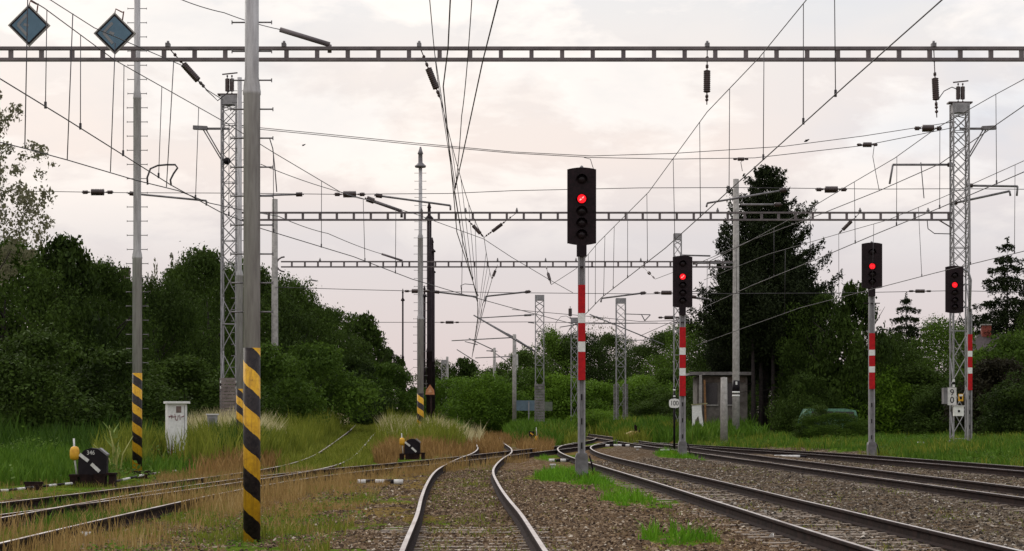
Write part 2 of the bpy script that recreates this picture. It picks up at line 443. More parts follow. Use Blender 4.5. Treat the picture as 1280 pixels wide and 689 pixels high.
# white and black tubes laid between two tracks where they come too close
def marker(px0, py, px1, label, segs):
    s = (py-HOR)/1.5
    x0 = (px0-640)/s; x1 = (px1-640)/s; d = F/s; z = gz((x0+x1)/2,d)
    t = thing('clearance_marker', label, 'track marker', ((x0+x1)/2,d,z), 'white clearance markers between tracks')
    n = len(segs)
    for i,c in enumerate(segs):
        a = x0+(x1-x0)*i/n; b = x0+(x1-x0)*(i+1)/n
        m = MB(); m.tube([(a,d,z+.05),(b-.004,d,z+.05)], .065, 10)
        m.build('white_segment' if c=='w' else 'black_segment', whitem if c=='w' else blackm, t)
marker(446,601,504,'white and black tube lying in dry grass left of the centre track','wbwbw')
marker(686,574.5,722,'white and black tube in the green grass before the tall signal','wbwbw')
marker(757,559,787,'white tube lying inside the fork behind the tall signal','wbwwbw')
marker(968,570.5,1008,'white tube with a black end between the two right tracks','wwwwb')
marker(660,557.8,680,'short white tube below the far yellow point lever','wwbw')
# ------------------------------------------------------------------ masts, gantries
def lattice(parent, base, h, w, zx, mat_, name='lattice', d=None, pan=.62, low=1.15):
    """square lattice: four corner angles, single diagonals to height zx, crossed above"""
    m = MB(); b = Vector(base); d = d or w; leg = max(.045, w*.1)
    cs = [Vector((x*w/2,y*d/2,0)) for x,y in ((-1,-1),(1,-1),(1,1),(-1,1))]
    for c in cs: m.bar(b+c, b+c+Vector((0,0,h)), leg, leg)
    z = .25; k = 0
    while z < h-.5:
        st = low if z < zx else pan
        z1 = min(z+st, h-.42)
        for i in range(4):
            a, c = cs[i]*.97, cs[(i+1)%4]*.97
            if z < zx:
                p,q = (a,c) if k%2 else (c,a)
                m.bar(b+p+Vector((0,0,z)), b+q+Vector((0,0,z1)), .04, .03)
            else:
                m.bar(b+a+Vector((0,0,z)), b+c+Vector((0,0,z1)), .035, .03)
                m.bar(b+c*.985+Vector((0,0,z)), b+a*.985+Vector((0,0,z1)), .035, .03)
            if k%4 == 0: m.bar(b+a+Vector((0,0,z)), b+c+Vector((0,0,z)), .04, .03)
        z = z1; k += 1
        if z >= h-.43: break
    m.box(b+Vector((0,0,h-.2)), (w*1.02,d*1.02,.4))
    return m.build(name, mat_, parent)
def footing(parent, base, w, h=.5):
    m = MB(); b = Vector(base); m.box(b+Vector((0,0,h/2-.25)), (w,w,h+.5)); return m.build('footing', concd, parent)
def ladder_beam(m, xa, xb, y, zc, H=.34, bay=.725, th=.075, dp=.14, x0=0):
    m.box(((xa+xb)/2,y,zc+H/2-th/2),(xb-xa,dp,th)); m.box(((xa+xb)/2,y,zc-H/2+th/2),(xb-xa,dp,th))
    x = xa+((x0-xa)%bay)
    while x < xb:
        m.box((x,y,zc),(.10,dp*.7,H-2*th)); x += bay
def insulator(m, p, a, L, r=.085, n=10):
    """ribbed porcelain between two caps, centred at p along a"""
    p = Vector(p); a = Vector(a).normalized()
    prof = [(.012,-L*.5),(.035,-L*.5+.01),(.035,-L*.40),(.015,-L*.385),(.015,-L*.34),(.05,-L*.33)]
    k = 11
    for i in range(k):
        z = -L*.30+L*.60*i/(k-1)
        prof += [(r,z-.008),(r,z+.003),(r*.84,z+.018)]
    prof += [(.05,L*.33),(.015,L*.34),(.015,L*.385),(.035,L*.40),(.035,L*.5-.01),(.012,L*.5)]
    m.tube2(p, a, prof, n, True)

Y1,Y2,Y3 = F/52.8, F/29.3, F/22.2
ZB1 = EYE+(HOR-67.7)/52.8; ZB2 = EYE+(HOR-270.5)/29.3; ZB3 = EYE+(HOR-330.5)/22.2
# nearest gantry: its supports stand outside the picture
g1 = thing('portal_gantry','nearest horizontal ladder-shaped portal beam, above the diamond signs','overhead line gantry',(-15,Y1,0),'overhead line gantries')
m = MB(); ladder_beam(m,-15,15.4,Y1,ZB1,x0=(591-640)/52.8-.06); m.build('beam',beamm,g1)
for x in (-15,15.4):
    m = MB(); m.lathe((x,Y1,gz(x,Y1)-.3),[(.19,0),(.19,6),(.15,6.1),(.15,ZB1+.6)]); m.build('support_pole',polem,g1)
m = MB()
for px in (210,355,524,884,1167):
    x = (px-640)/52.8; m.box((x,Y1,ZB1+.17+.04),(.10,.2,.09)); m.tube([(x,Y1,ZB1+.2),(x,Y1,ZB1+.31)],.03,6)
m.build('hanger_clamp',galvd,g1)
# second gantry: two lattice masts
g2 = thing('portal_gantry','second portal beam between two tall lattice masts with floodlights','overhead line gantry',((287-640)/29.3,Y2,gz(-12,Y2)),'overhead line gantries')
XL,XR = (287-640)/29.3,(1199.5-640)/29.3
m = MB(); ladder_beam(m,XL+.32,XR-.32,Y2,ZB2,.38,x0=(591-640)/29.3); 
for x,s in ((XL+.32,1),(XR-.32,-1)):
    m.bar((x,Y2,ZB2-.5),(x+s*.55,Y2,ZB2-.17),.05,.05)
m.build('beam',beamm,g2)
m = MB()
for px in (527,582,646,736,897,1075,1160): 
    x = (px-640)/29.3; m.box((x,Y2,ZB2+.23),(.10,.2,.09)); m.tube([(x,Y2,ZB2+.25),(x,Y2,ZB2+.36)],.03,6)
m.build('hanger_clamp',galvd,g2)
def mast2(px, top, side, w):
    x = (px-640)/29.3; z0 = gz(x,Y2); h = EYE+(HOR-top)/29.3 - z0
    la = lattice(g2,(x,Y2,z0),h,w,h*.42,galv,'lattice_mast')
    m = MB(); m.box((x,Y2,z0-.1),(1.1,1.1,.5)); m.build('footing',concd,la)
    zt = z0+h
    # disconnector with its insulators on the mast head
    m = MB(); m.box((x,Y2,zt+.04),(w+.35,.5,.06))
    for dx in (-.12,.16):
        insulator(m,(x+dx*.7,Y2-.1,zt+.45),(0,0,1),.85,.10)
    m.bar((x-.3,Y2-.1,zt+.9),(x+.35,Y2-.1,zt+.97),.05,.05)
    m.build('disconnector',insm,la)
    zf = EYE+(HOR-161)/29.3
    m = MB(); m.bar((x,Y2,zf),(x+side*1.0,Y2,zf),.09,.09); m.bar((x+side*.95,Y2,zf+.02),(x+side*1.55,Y2,zf+.05),.26,.16)
    m.tube([(x+side*1.0,Y2,zf-.05),(x+side*.25,Y2,zf-1.35)],.028,6); m.tube([(x+side*1.12,Y2,zf-.05),(x+side*.25,Y2,zf-1.5)],.028,6)
    m.build('floodlight',galvd,la)
    return la,x,z0
lm,xm,zm = mast2(287,120,-1,.62)
m = MB()
for i in range(15): m.box((xm,Y2-.36,EYE+(HOR-534)/29.3+i*.145),(.62,.05,.125))
for i in range(15): m.box((xm-.36,Y2,EYE+(HOR-534)/29.3+i*.145),(.05,.62,.125))
m.build('climb_guard',brickm,lm)
for z,c in ((EYE+(HOR-481)/29.3,'b'),(EYE+(HOR-484.5)/29.3,'w'),(EYE+(HOR-477.5)/29.3,'w')):
    m = MB()
    for dx in (-.31,.31): m.box((xm+dx,Y2-.345,z),(.10,.02,.11))
    m.build('number_band', blackm if c=='b' else white2, lm)
m = MB(); m.lathe((xm-.05,Y2-.45,EYE+(HOR-203)/29.3),[(.01,-.16),(.14,-.1),(.16,0),(.14,.1),(.01,.16)],12,(0,1,0)); m.build('pulley',blackm,lm)
rm,xr_,zr_ = mast2(1199.5,130,1,.66)
for z,c in ((EYE+(HOR-479.5)/29.3,'b'),(EYE+(HOR-482.5)/29.3,'w'),(EYE+(HOR-476)/29.3,'w')):
    m = MB()
    for dx in (-.33,.33): m.box((xr_+dx,Y2-.365,z),(.10,.02,.11))
    m.build('number_band', blackm if c=='b' else white2, rm)
# third gantry: two poles
g3 = thing('portal_gantry','third and farthest portal beam, carried by two slim concrete poles','overhead line gantry',((343.5-640)/22.2,Y3,gz(-13.4,Y3)),'overhead line gantries')
xa,xb = (343.5-640)/22.2,(920-640)/22.2
m = MB(); ladder_beam(m,xa+.35,xb-.2,Y3,ZB3,.37,.735,x0=0.1); m.build('beam',beamm,g3)
m = MB(); 
pts = [(xa+.55+.45*math.cos(t),Y3,ZB3+.42*math.sin(t)) for t in np.linspace(PI*.5,PI*1.5,9)]; m.tube(pts,.05,6); m.build('bracket',beamm,g3)
for x,top,band in ((xa,249,480),(xb,224,488)):
    z0 = gz(x,Y3); zt = EYE+(HOR-top)/22.2
    m = MB(); m.lathe((x,Y3,z0-.4),[(.21,0),(.20,3),(.16,zt-z0+.4),(.02,zt-z0+.42)],14); po = m.build('support_pole',concm,g3)
    zz = EYE+(HOR-band)/22.2
    m = MB(); m.lathe((x,Y3,zz-.2),[(.21,0),(.21,.75)],14); m.build('number_band',blackm,po)
    m = MB(); m.box((x,Y3-.22,zz+.4),(.10,.02,.18)); m.build('number_plate',white2,po)
    m = MB(); 
    for k in ((.0,.1),(-.2,.1)): m.lathe((x,Y3,zz-.16+k[0]),[(.215,0),(.215,k[1])],14)
    if x > 0: m.build('white_band',white2,po)
m = MB()
for px in (400,622,682,720,801): 
    x = (px-640)/22.2; m.box((x,Y3,ZB3+.22),(.10,.2,.09)); m.tube([(x,Y3,ZB3+.25),(x,Y3,ZB3+.36)],.03,6)
m.build('hanger_clamp',galvd,g3)
# free-standing lattice masts beyond the gantries
def far_mast(px, top, s, base_w, label, guard=None, arms=(), ins=False):
    x = (px-640)/s; y = F/s; z0 = gz(x,y); zt = EYE+(HOR-top)/s
    t = thing('lattice_mast', label, 'lattice mast', (x,y,z0), 'free-standing lattice masts')
    lattice(t,(x,y,z0),zt-z0,base_w,(zt-z0)*.45,galv,'mast_frame')
    footing(t,(x,y,z0),base_w+.35,.25)
    if guard:
        za = EYE+(HOR-guard[1])/s; zb = EYE+(HOR-guard[0])/s
        for sx in guard[2]:
            m = MB()
            w = base_w+.12 if len(guard[2])==1 else base_w*.55
            k = int((zb-za)/.2)
            for i in range(k): m.box((x+sx*base_w*.5,y,za+(i+.5)*(zb-za)/k),(w,w,.17))
            m.build('climb_guard',concd,t)
    for (x0,y0,x1,y1,r,nm) in arms:
        m = MB(); m.tube([P(x0,y0,s),P(x1,y1,s)],r,7)
        L = (P(x1,y1,s)-P(x0,y0,s))
        if nm == 'i': insulator(m,P(x0,y0,s)+L*.12,L,.8,.09)
        m.build('bracket_arm',galvd,t)
    if ins:
        m = MB(); insulator(m,(x-.35,y,zt+.5),(0,0,1),1.0,.16); m.bar((x-.4,y,zt+.02),(x+.3,y,zt+.02),.12,.08); m.build('disconnector',insm,t)
    return t
far_mast(674.5,369,17,.62,'grey lattice mast left of the tall red signal, beside the blue board',(480,528,(0,)),
   [(668,393.5,599,397.5,.04,'i'),(668,404,660,403,.04,''),(669,440,592,394,.05,'')])
far_mast(718,398,15,.55,'lattice mast half hidden directly behind the tall red signal post',None,
   [(726,405,700,409,.04,''),(737,393,830,431,.05,'i'),(722,405,795,404,.04,'')],True)
far_mast(776,373,16,.72,'grey lattice mast between the two nearest red signals',(480,525,(-1,1)),
   [(780,392.5,813,393.5,.035,''),(780,404,822,404,.035,''),(813,393.5,806,401,.04,''),(802,393.5,806,401,.04,''),(776,426,812,425,.03,'')])
far_mast(847,292,20.5,.45,'slender lattice mast right behind the second red signal',None,
   [(843,292+111,863,402,.035,''),(850,319,888,320,.05,''),(851,365,882,364,.03,'i'),(851,371,888,375,.04,'')])
far_mast(555,450,12,.5,'small distant lattice mast left of the centre track end',None,[(545,451,559,450,.03,'')])
# plain poles with long hinged bracket tubes
def bracket_pole(px, top, s, r, label, arms=(), name='bracket_pole', material=None, base=None):
    x = (px-640)/s; y = F/s; z0 = gz(x,y) if base is None else base; zt = EYE+(HOR-top)/s
    t = thing(name, label, 'line pole', (x,y,z0), 'poles of the overhead line')
    m = MB(); m.lathe((x,y,z0-.3),[(r*1.2,0),(r,zt-z0+.3),(.01,zt-z0+.32)],12); m.build('pole',material or concm,t)
    for (x0,y0,x1,y1,rr,nm) in arms:
        m = MB(); a,b = P(x0,y0,s),P(x1,y1,s); m.tube([a,b],rr,7)
        if nm == 'i': insulator(m,a+(b-a)*.12,b-a,.8,.09)
        m.build('bracket_arm',galvd,t)
    return t
bracket_pole(643,418,15,.15,'grey line pole with long slanting bracket tubes left of the lattice mast',
  [(642,422,564.5,426,.045,''),(643,422.5,592,394,.05,'i'),(642,445.5,594,447.5,.04,''),(581,427,597,431,.035,''),(643,422.5,669,439,.045,'')])
bracket_pole(645.5,443,13.5,.15,'thinner line pole close behind the grey pole with bracket tubes')
bracket_pole(618,435,13,.13,'line pole standing alone in front of the far bushes',[(618,438,586,423,.05,''),(618,441,634,452,.045,''),(618,439,608,438.5,.05,'i')])
bracket_pole(559,446,12,.13,'far line pole beside the small distant lattice mast',[(598,454,571,437,.05,'')])
bracket_pole(905,472,24,.17,'short thick concrete post standing before the old hut',(), 'concrete_post')
bracket_pole(747+157.5,462,24.05,.001,'x') if False else None
bracket_pole(883,365,19,.12,'thin pole in front of the spruce, left of the hut roof',[(882,375,866,371,.04,''),(882,327,848,329,.05,'')]) if False else None
# dark square post far behind the left trees
xx = (157-640)/14; t = thing('dark_post','dark square post rising from the trees left of the slim striped pole','post',(xx,F/14,gz(xx,F/14)))
m = MB(); zt = EYE+(HOR-336)/14; m.box((xx,F/14,(zt-1)/2),(.78,.6,zt+1)); m.build('post',woodd,t); m = MB(); m.box((xx,F/14,zt+.03),(.86,.68,.09)); m.build('cap',darkpole,t)

# ------------------------------------------------------------------ lamp posts with climbing rungs
def lamp_post(px, base_py, s, r, steps, top_py, label, stripes=None, pitch=.55, rung=.38, head=None, name='lamp_post', m_=None, rungs_from=2.9, leanpx=0, rl=.18, base=None):
    x = (px-640)/s; y = F/s; z0 = EYE-(base_py-HOR)/s if base is None else base
    H = EYE+(HOR-top_py)/s - z0
    t = thing(name, label, 'lamp post', (x,y,z0), 'tall lamp posts')
    prof = [(r,-.3)]; rr = r
    for h,r2 in steps:
        prof += [(rr,h-.14),(rr*1.07,h-.13),(rr*1.07,h-.09),(rr*1.0,h-.05),(rr,h-.02),(r2,h+.1)]; rr = r2
    prof += [(rr,H)]
    m = MB(); m.lathe((x,y,z0),prof,24); po = m.build('pole',m_ or polem,t)
    if stripes:
        m = MB(); m.lathe((x,y,z0),[(r*1.015,-.2),(r*1.015,stripes)],32); m.build('striped_base',stripe_mat(pitch,.1*(px%7)),t)
    if rung:
        b = MB(); b.tube([(0,0,0),(rl,0,0)],.011,5); b.box((rl,0,.0),(.012,.02,.05))
        me = None; h = rungs_from; 
        def rad(h):
            q = r
            for hh,r2 in steps:
                if h > hh: q = r2
            return q
        while h < H-.2:
            for sgn in (-1,1):
                if me is None:
                    o = b.build('climbing_rung',galvd,t,); 
                    me = o.data
                    me.transform(Matrix.Translation(WL[t.name]))
                else:
                    o = bpy.data.objects.new('climbing_rung',me); C.objects.link(o); o.parent = t
                o.location = (sgn*rad(h)*.9,0,h); o.rotation_euler = (0,0,0 if sgn>0 else PI)
            h += rung
    if head:
        zt = z0+H
        m = MB(); k = head
        m.lathe((x,y,zt),[(.03*k,-.05),(.30*k,-.02),(.34*k,.06),(.28*k,.10),(.13*k,.22),(.12*k,.62),(.17*k,.66),(.13*k,.75),(.05*k,1.0),(.01,1.1*k)],16)
        m.build('lamp_head', m_ if m_ else galvd, t)
    return t
lamp_post(314.8,672,94,.112,[(6.02,.093)],-60,'thick grey lamp post with yellow and black striped base nearest the camera',2.52,.56,.385,None,rungs_from=3.0)
lamp_post(171.5,587,46,.13,[(5.86,.105),(10.2,.085)],-30,'slim grey lamp post with striped yellow and black base left of the white cabinet',2.62,.52,.385,None)
lamp_post(299.5,578,36,.115,[(6.6,.08)],97,'grey lamp post with striped base just behind the thick striped one',2.55,.54,.40,None)
lamp_post(525.5,553,25.3,.16,[(6.2,.13),(10.2,.09)],209,'tall pale grey lamp post with striped base and bell-shaped lamp in pale grass',2.42,.62,.40,.85,rl=.2)
for (px,top,s,r,lab) in ((536.5,274,21.5,.17,'black lamp post with bell lamp beside the triangular warning sign, tallest of the dark ones'),
                     (540.2,315,18,.19,'dark tarred lamp post second in the row behind the warning sign'),
                     (541,341,15.5,.20,'dark lamp post third in the row behind the warning sign'),
                     (530.5,371,14,.14,'dark lamp post farthest back, showing left of the dark row')):
    lamp_post(px,520,s,r,[(5,r*.8)],top,lab,None,rung=0,head=.75,name='dark_lamp_post',m_=darkpole,base=gz((px-640)/s,F/s))
lamp_post(503.5,520,15,.11,[(6,.07)],376,'thin lamp post with tiny pointed lamp above the left bushes',None,rung=0,head=.5,m_=darkpole,base=gz(-9,F/15))
# curved street lamp above the left wood
s = 12; xx = (378-640)/s; yy = F/s; t = thing('street_lamp','small street lamp with a curved neck above the left wood','street lamp',(xx,yy,gz(xx,yy)))
zt = EYE+(HOR-349)/s
m = MB(); m.tube([(xx,yy,gz(xx,yy)-.2),(xx,yy,zt-1.2)]+[(xx+1.0-1.0*math.cos(a),yy,zt-1.2+1.1*math.sin(a)) for a in np.linspace(.2,PI*.5,6)],.06,8); m.build('pole',galvd,t)
m = MB(); m.bar((xx+.95,yy,zt-.1),(xx+1.5,yy,zt-.2),.22,.14); m.build('lamp_head',galvd,t)

# ------------------------------------------------------------------ colour light signals
def signal(x, y, z0, H, label, lamps, lit, W=.75, hh=1.98, mastx=0, plate=(2.2,4.75), num=None, foot=True, pw=.2, core=False):
    """lamps: heights from the top as shares of the head; lit: index of the red one"""
    t = thing('railway_signal', label, 'railway signal', (x,y,z0), 'red railway signals on masts')
    zt = z0+H; zb = zt-hh; xm = x+mastx
    hp = zb+.02 if not mastx else zb+hh*.95
    # mast of two channel bars with dark gaps
    m = MB()
    ztop = hp if not mastx else zb+.2
    m.box((xm-pw*.40,y,(z0+.2+ztop)/2),(pw*.24,.16,ztop-z0-.2)); m.box((xm+pw*.40,y,(z0+.2+ztop)/2),(pw*.24,.16,ztop-z0-.2))
    m.box((xm,y+.03,(z0+.2+ztop)/2),(pw*.64,.05,ztop-z0-.2))
    ma = m.build('mast',galv,t)
    m = MB(); z = z0+.75
    while z < z0+plate[0]:
        m.box((xm+pw*.02,y+.001,z),(pw*.18,.014,.16)); z += .62
    m.build('mast_hole',blackm,ma)
    if foot:
        m = MB(); poly = [(-.16,0),(.16,0),(.16,.46),(.13,.56),(-.13,.56),(-.16,.46)]
        m.prism([(xm+a,z0-.0+b) for a,b in poly],y-.2,y+.2); m.box((xm,y,z0-.1),(.32,.34,.24)); m.build('footing',galvd,t)
        m = MB(); m.tube([(xm+.3,y,z0-.05),(xm+.27,y,z0+.25),(xm+.2,y,z0+.5)],.022,6); m.build('cable',blackm,t)
    # banded plate
    bands = [('r',.33),('w',.115),('r',.215),('w',.12),('r',.33)]; tot = sum(b for _,b in bands)
    L = plate[1]-plate[0]; z = zb_ = z0+plate[1]
    for c,b in bands:
        h = L*b/tot
        m = MB(); m.box((xm,y-.095,z-h/2),(pw*1.02,.03,h-.004)); m.build('red_band' if c=='r' else 'white_band', redm if c=='r' else white2, t); z -= h
    # head: arched backboard, housings, hoods
    n = 12
    arc = lambda u: .05*(1-(2*u/W)**2)
    poly = [(-W/2+W*i/n, zt-.05+arc(-W/2+W*i/n)) for i in range(n+1)] + [(W/2-W*i/n, zb+.05-arc(W/2-W*i/n)) for i in range(n+1)]
    m = MB(); m.prism([(x+a,b) for a,b in poly],y-.12,y-.09)
    m.box((x,y+.05,(zt+zb)/2),(W*.62,.28,hh*.9))
    # turned-back rim
    for sx in (-1,1): m.box((x+sx*(W/2-.008),y-.06,(zt+zb)/2),(.016,.09,hh-.1))
    hd = m.build('signal_head',headm,t)
    m = MB(); m.lathe((x,y,zt-.03),[(.05,0),(.05,.05),(.02,.09)],10); m.build('cap',galvd,hd)
    for i,fr in enumerate(lamps):
        z = zt-hh*fr
        m = MB(); m.lathe((x,y-.12,z),[(.125,0),(.125,.02),(.105,.035)],18,(0,-1,0)); 
        ho = [(math.cos(a),math.sin(a)) for a in np.linspace(-.25,PI+.25,14)]
        vs = []
        for (c_,s_) in ho: vs += [(x+c_*.135,y-.12,z+s_*.135),(x+c_*.145,y-.12-.17*(.35+.65*max(s_,0)),z+s_*.145-.03)]
        m.add(vs,[(2*k,2*k+1,2*k+3,2*k+2) for k in range(len(ho)-1)],True)
        m.build('lamp_hood',headm,hd)
        m = MB(); m.lathe((x,y-.155,z),[(.112 if i==lit else .10,0),(.085,.02),(.03,.035),(.001,.037)],18,(0,-1,0))
        le = m.build('lens', lampred if i==lit else lensoff, hd)
        if i == lit and core:
            m = MB(); m.tube([(x-.055,y-.195,z-.045),(x-.012,y-.2,z-.008)],[.012,.02],6); m.tube([(x+.012,y-.2,z+.01),(x+.05,y-.195,z+.05)],[.018,.010],6); m.build('lens_core',lampcore,le)
    # neck
    if not mastx:
        m = MB(); m.box((x,y-.02,zb-.13),(.25,.2,.3)); m.box((x,y-.05,zb-.55),(.62,.04,.035)); m.build('neck',darkpole,t)
    else:
        m = MB(); pts = [(xm,y,zb+.1),(xm+.05,y,zb+hh*.7),(xm-.05,y,zb+hh*.88),(xm-.25,y,zb+hh*.93),(x+.2,y,zb+hh*.93)]
        m.tube(pts,.05,8); m.bar((xm,y,zb+.25),(x+.1,y,zb+.25),.06,.06); m.bar((xm,y,zb+1.2),(x+.1,y,zb+1.2),.06,.06); m.build('bracket',galv,t)
    return t
L5 = [.15,.405,.56,.71,.86]
d1 = F/49; signal((727-640)/49,d1,EYE-(594-HOR)/49,(594-210)/49,'tall red signal nearest the camera, standing in a bright green tuft',L5,1,.735,1.98,plate=(2.42,4.85),core=True,pw=.18)
d2 = F/32.5; signal((853-640)/32.5,d2,EYE-(570-HOR)/32.5,(570-320)/32.5,'second red signal, between the forking rails and the old hut',L5,1,.75,2.0,plate=(2.3,4.95),pw=.23,core=True)
d3 = F/32.5; s3 = signal((1089.5-640)/32.5,d3,EYE-(571-HOR)/32.5,(571-303.5)/32.5,'red signal with a shorter head on a concrete foot between the two right tracks',[.2,.515,.68,.84],1,.78,1.78,plate=(2.6,4.75),pw=.22)
d4 = F/30; z4 = gz((1212-640)/30,d4)
s4 = signal((1192.5-640)/30,d4,z4,EYE+(HOR-332.5)/30-z4,'red signal on an offset bracket in front of the right lattice mast',[.2,.405,.56,.72,.86],1,.74,1.98,mastx=(1212-1192.5)/30,plate=(EYE+(HOR-488)/30-z4,EYE+(HOR-418)/30-z4),foot=False,pw=.18)
# speed plates
y4 = F/30.4
t = thing('speed_sign','grey plate reading 9 over 0 on the right lattice mast','speed sign',P(1189,493,30.4))
m = MB(); c = P(1190,495.5,30.4); m.box(c,(.36,.03,.72)); m.build('plate',whitem,t)
m = MB(); m.box(c+Vector((-.26,.2,.02)),(.16,.4,.66)); m.build('side_box',galvd,t)
text('digit','9',.36,blackm,c+Vector((0,-.02,.15)),t,sx=1.05); text('digit','0',.36,blackm,c+Vector((0,-.02,-.16)),t,sx=1.05)
t = thing('junction_box','small white box with a dark keyhole below the 90 plate','equipment box',P(1198,514,30.4))
m = MB(); c = P(1198,514,30.4); m.box(c,(.40,.22,.40)); m.build('box_body',white2,t); m = MB(); m.box(c+Vector((0,0,.21)),(.46,.28,.04)); m.build('lid',whitem,t)
m = MB(); m.box(c+Vector((0,-.115,0)),(.09,.02,.09)); m.build('keyhole',blackm,t)
t = thing('yellow_plate','small yellow plate beside the 90 plate on the right mast','notice plate',P(1201,497,30.4))
m = MB(); c = P(1201,497,30.4); m.box(c,(.2,.03,.3)); m.build('plate',yellowm,t); m = MB(); m.box(c+Vector((0,-.02,.09)),(.15,.014,.08)); m.build('white_label',white2,t); m = MB(); m.box(c+Vector((0,-.02,-.02)),(.09,.014,.10)); m.build('black_mark',blackm,t)
s = 31; t = thing('speed_sign','white round-cornered plate reading 100 beside the second red signal','speed sign',P(843,560,s))
c = P(843,504.3,s)
def rrect(w,h,r,n=5):
    return [(sx*(w/2-r)+r*math.cos(a),sz*(h/2-r)+r*math.sin(a)) for sx,sz,a0 in ((1,1,0),(-1,1,PI/2),(-1,-1,PI),(1,-1,PI*1.5)) for a in np.linspace(a0,a0+PI/2,n)]
m = MB(); m.prism([(c.x+a,c.z+b) for a,b in rrect(.43,.36,.12)],c.y-.015,c.y+.015); m.build('plate',white2,t)
text('number','100',.27,blackm,c+Vector((0,-.02,0)),t,sx=.86)
m = MB(); m.tube([(c.x,c.y+.05,EYE-(562-HOR)/s),(c.x,c.y+.05,EYE+(HOR-484)/s)],.045,8); po = m.build('post',blackm,t)
for z in (EYE+(HOR-487.5)/s,EYE+(HOR-495.5)/s,EYE+(HOR-499.3)/s): 
    m = MB(); m.tube([(c.x,c.y+.05,z-.03),(c.x,c.y+.05,z+.03)],.05,8); m.build('white_ring',white2,po)
m = MB(); m.box((c.x,c.y+.1,c.z+.28),(.16,.12,.12)); m.build('lamp_box',blackm,t)
# triangular warning sign on a thin post before the dark lamp posts
s = 24.5; t = thing('warning_sign','pale orange triangular sign on a thin rusty post in tall pale grass','warning sign',P(537.5,555,s))
c = P(537.5,488,s)
m = MB(); m.prism([(c.x-.24,c.z-.22),(c.x+.24,c.z-.22),(c.x+.20,c.z+.02),(c.x,c.z+.30),(c.x-.20,c.z+.02)],c.y-.015,c.y+.015); m.build('plate',mat('faded orange enamel',(.46,.20,.09),(.36,.14,.06),.6,6),t)
m = MB(); m.prism([(c.x-.10,c.z-.1),(c.x+.10,c.z-.1),(c.x,c.z+.12)],c.y-.022,c.y-.016); m.build('emblem',mat('pale plate face',(.55,.33,.2),(.45,.25,.14),.6,6),t)
m = MB(); m.box((c.x,c.y-.02,c.z-.27),(.46,.03,.07)); m.build('lower_rim',rustm,t)
m = MB(); m.tube([(c.x+.06,c.y+.04,EYE-(558-HOR)/s),(c.x+.06,c.y+.04,c.z)],.04,8); m.build('post',rustm,t)
# blue board
s = 15; t = thing('notice_board','long blue-grey board on posts beside the grey lattice mast','board',P(655,530,s))
m = MB(); c = P(656,507,s); m.box(c,(1.8,.08,.85)); m.build('board',blueb,t)
m = MB(); m.box(P(683,508,s),(1.0,.06,.75)); m.build('side_board',mat('dull green grey board',(.12,.14,.10),(.08,.09,.07),.8,4),t)
for px in (643,661): m = MB(); m.bar(P(px,533,s),P(px,501.5,s)+Vector((0,-.06,0)),.1,.06); m.build('post',galv,t)

# ------------------------------------------------------------------ diamond boards hung on the overhead wires
def diamond(px, py, s, label, flip):
    c = P(px,py,s); R = 26.5/s
    t = thing('diamond_sign', label, 'overhead line sign', c, 'diamond boards hung from the wires')
    dia = lambda r: [(c.x,c.z-r),(c.x+r,c.z),(c.x,c.z+r),(c.x-r,c.z)]
    m = MB(); m.prism(dia(R),c.y-.02,c.y+.02); m.build('pale_edge',concm,t)
    m = MB(); m.prism(dia(R*.91),c.y-.026,c.y-.021); m.build('dark_border',blackm,t)
    m = MB(); m.prism(dia(R*.80),c.y-.032,c.y-.027); m.build('plate',mat('slate blue enamel',(.085,.155,.22),(.06,.115,.17),.45,3),t)
    m = MB(); k = R
    m.bar((c.x-.52*k,c.y-.034,c.z+.02*k),(c.x-.10*k,c.y-.034,c.z+.50*k),.006,.13*k); m.bar((c.x-.52*k,c.y-.036,c.z+.02*k),(c.x-.08*k,c.y-.036,c.z-.48*k),.006,.13*k)
    m.bar((c.x-.24*k,c.y-.034,c.z+.05*k),(c.x-.02*k,c.y-.034,c.z-.03*k),.006,.12*k)
    m.build('faded_mark',mat('faded mark',(.21,.21,.22),(.15,.15,.165),.5,3),t)
    m = MB(); m.tube([(c.x,c.y,c.z+R*.95),(c.x+.02,c.y,c.z+R*1.16),(c.x+R*.36,c.y,c.z+R*1.0),(c.x+R*.42,c.y,c.z+R*1.04),(c.x+R*.36,c.y,c.z+R*.62)],.014,6); m.build('hook',mat('rusty hook',(.16,.05,.04),(.09,.03,.025),.7,8),t)
diamond(36.5,32,62,'blue-grey diamond board hanging nearest the left picture edge',1)
diamond(143.5,42,60,'blue-grey diamond board hanging just left of the slim lamp post',1)

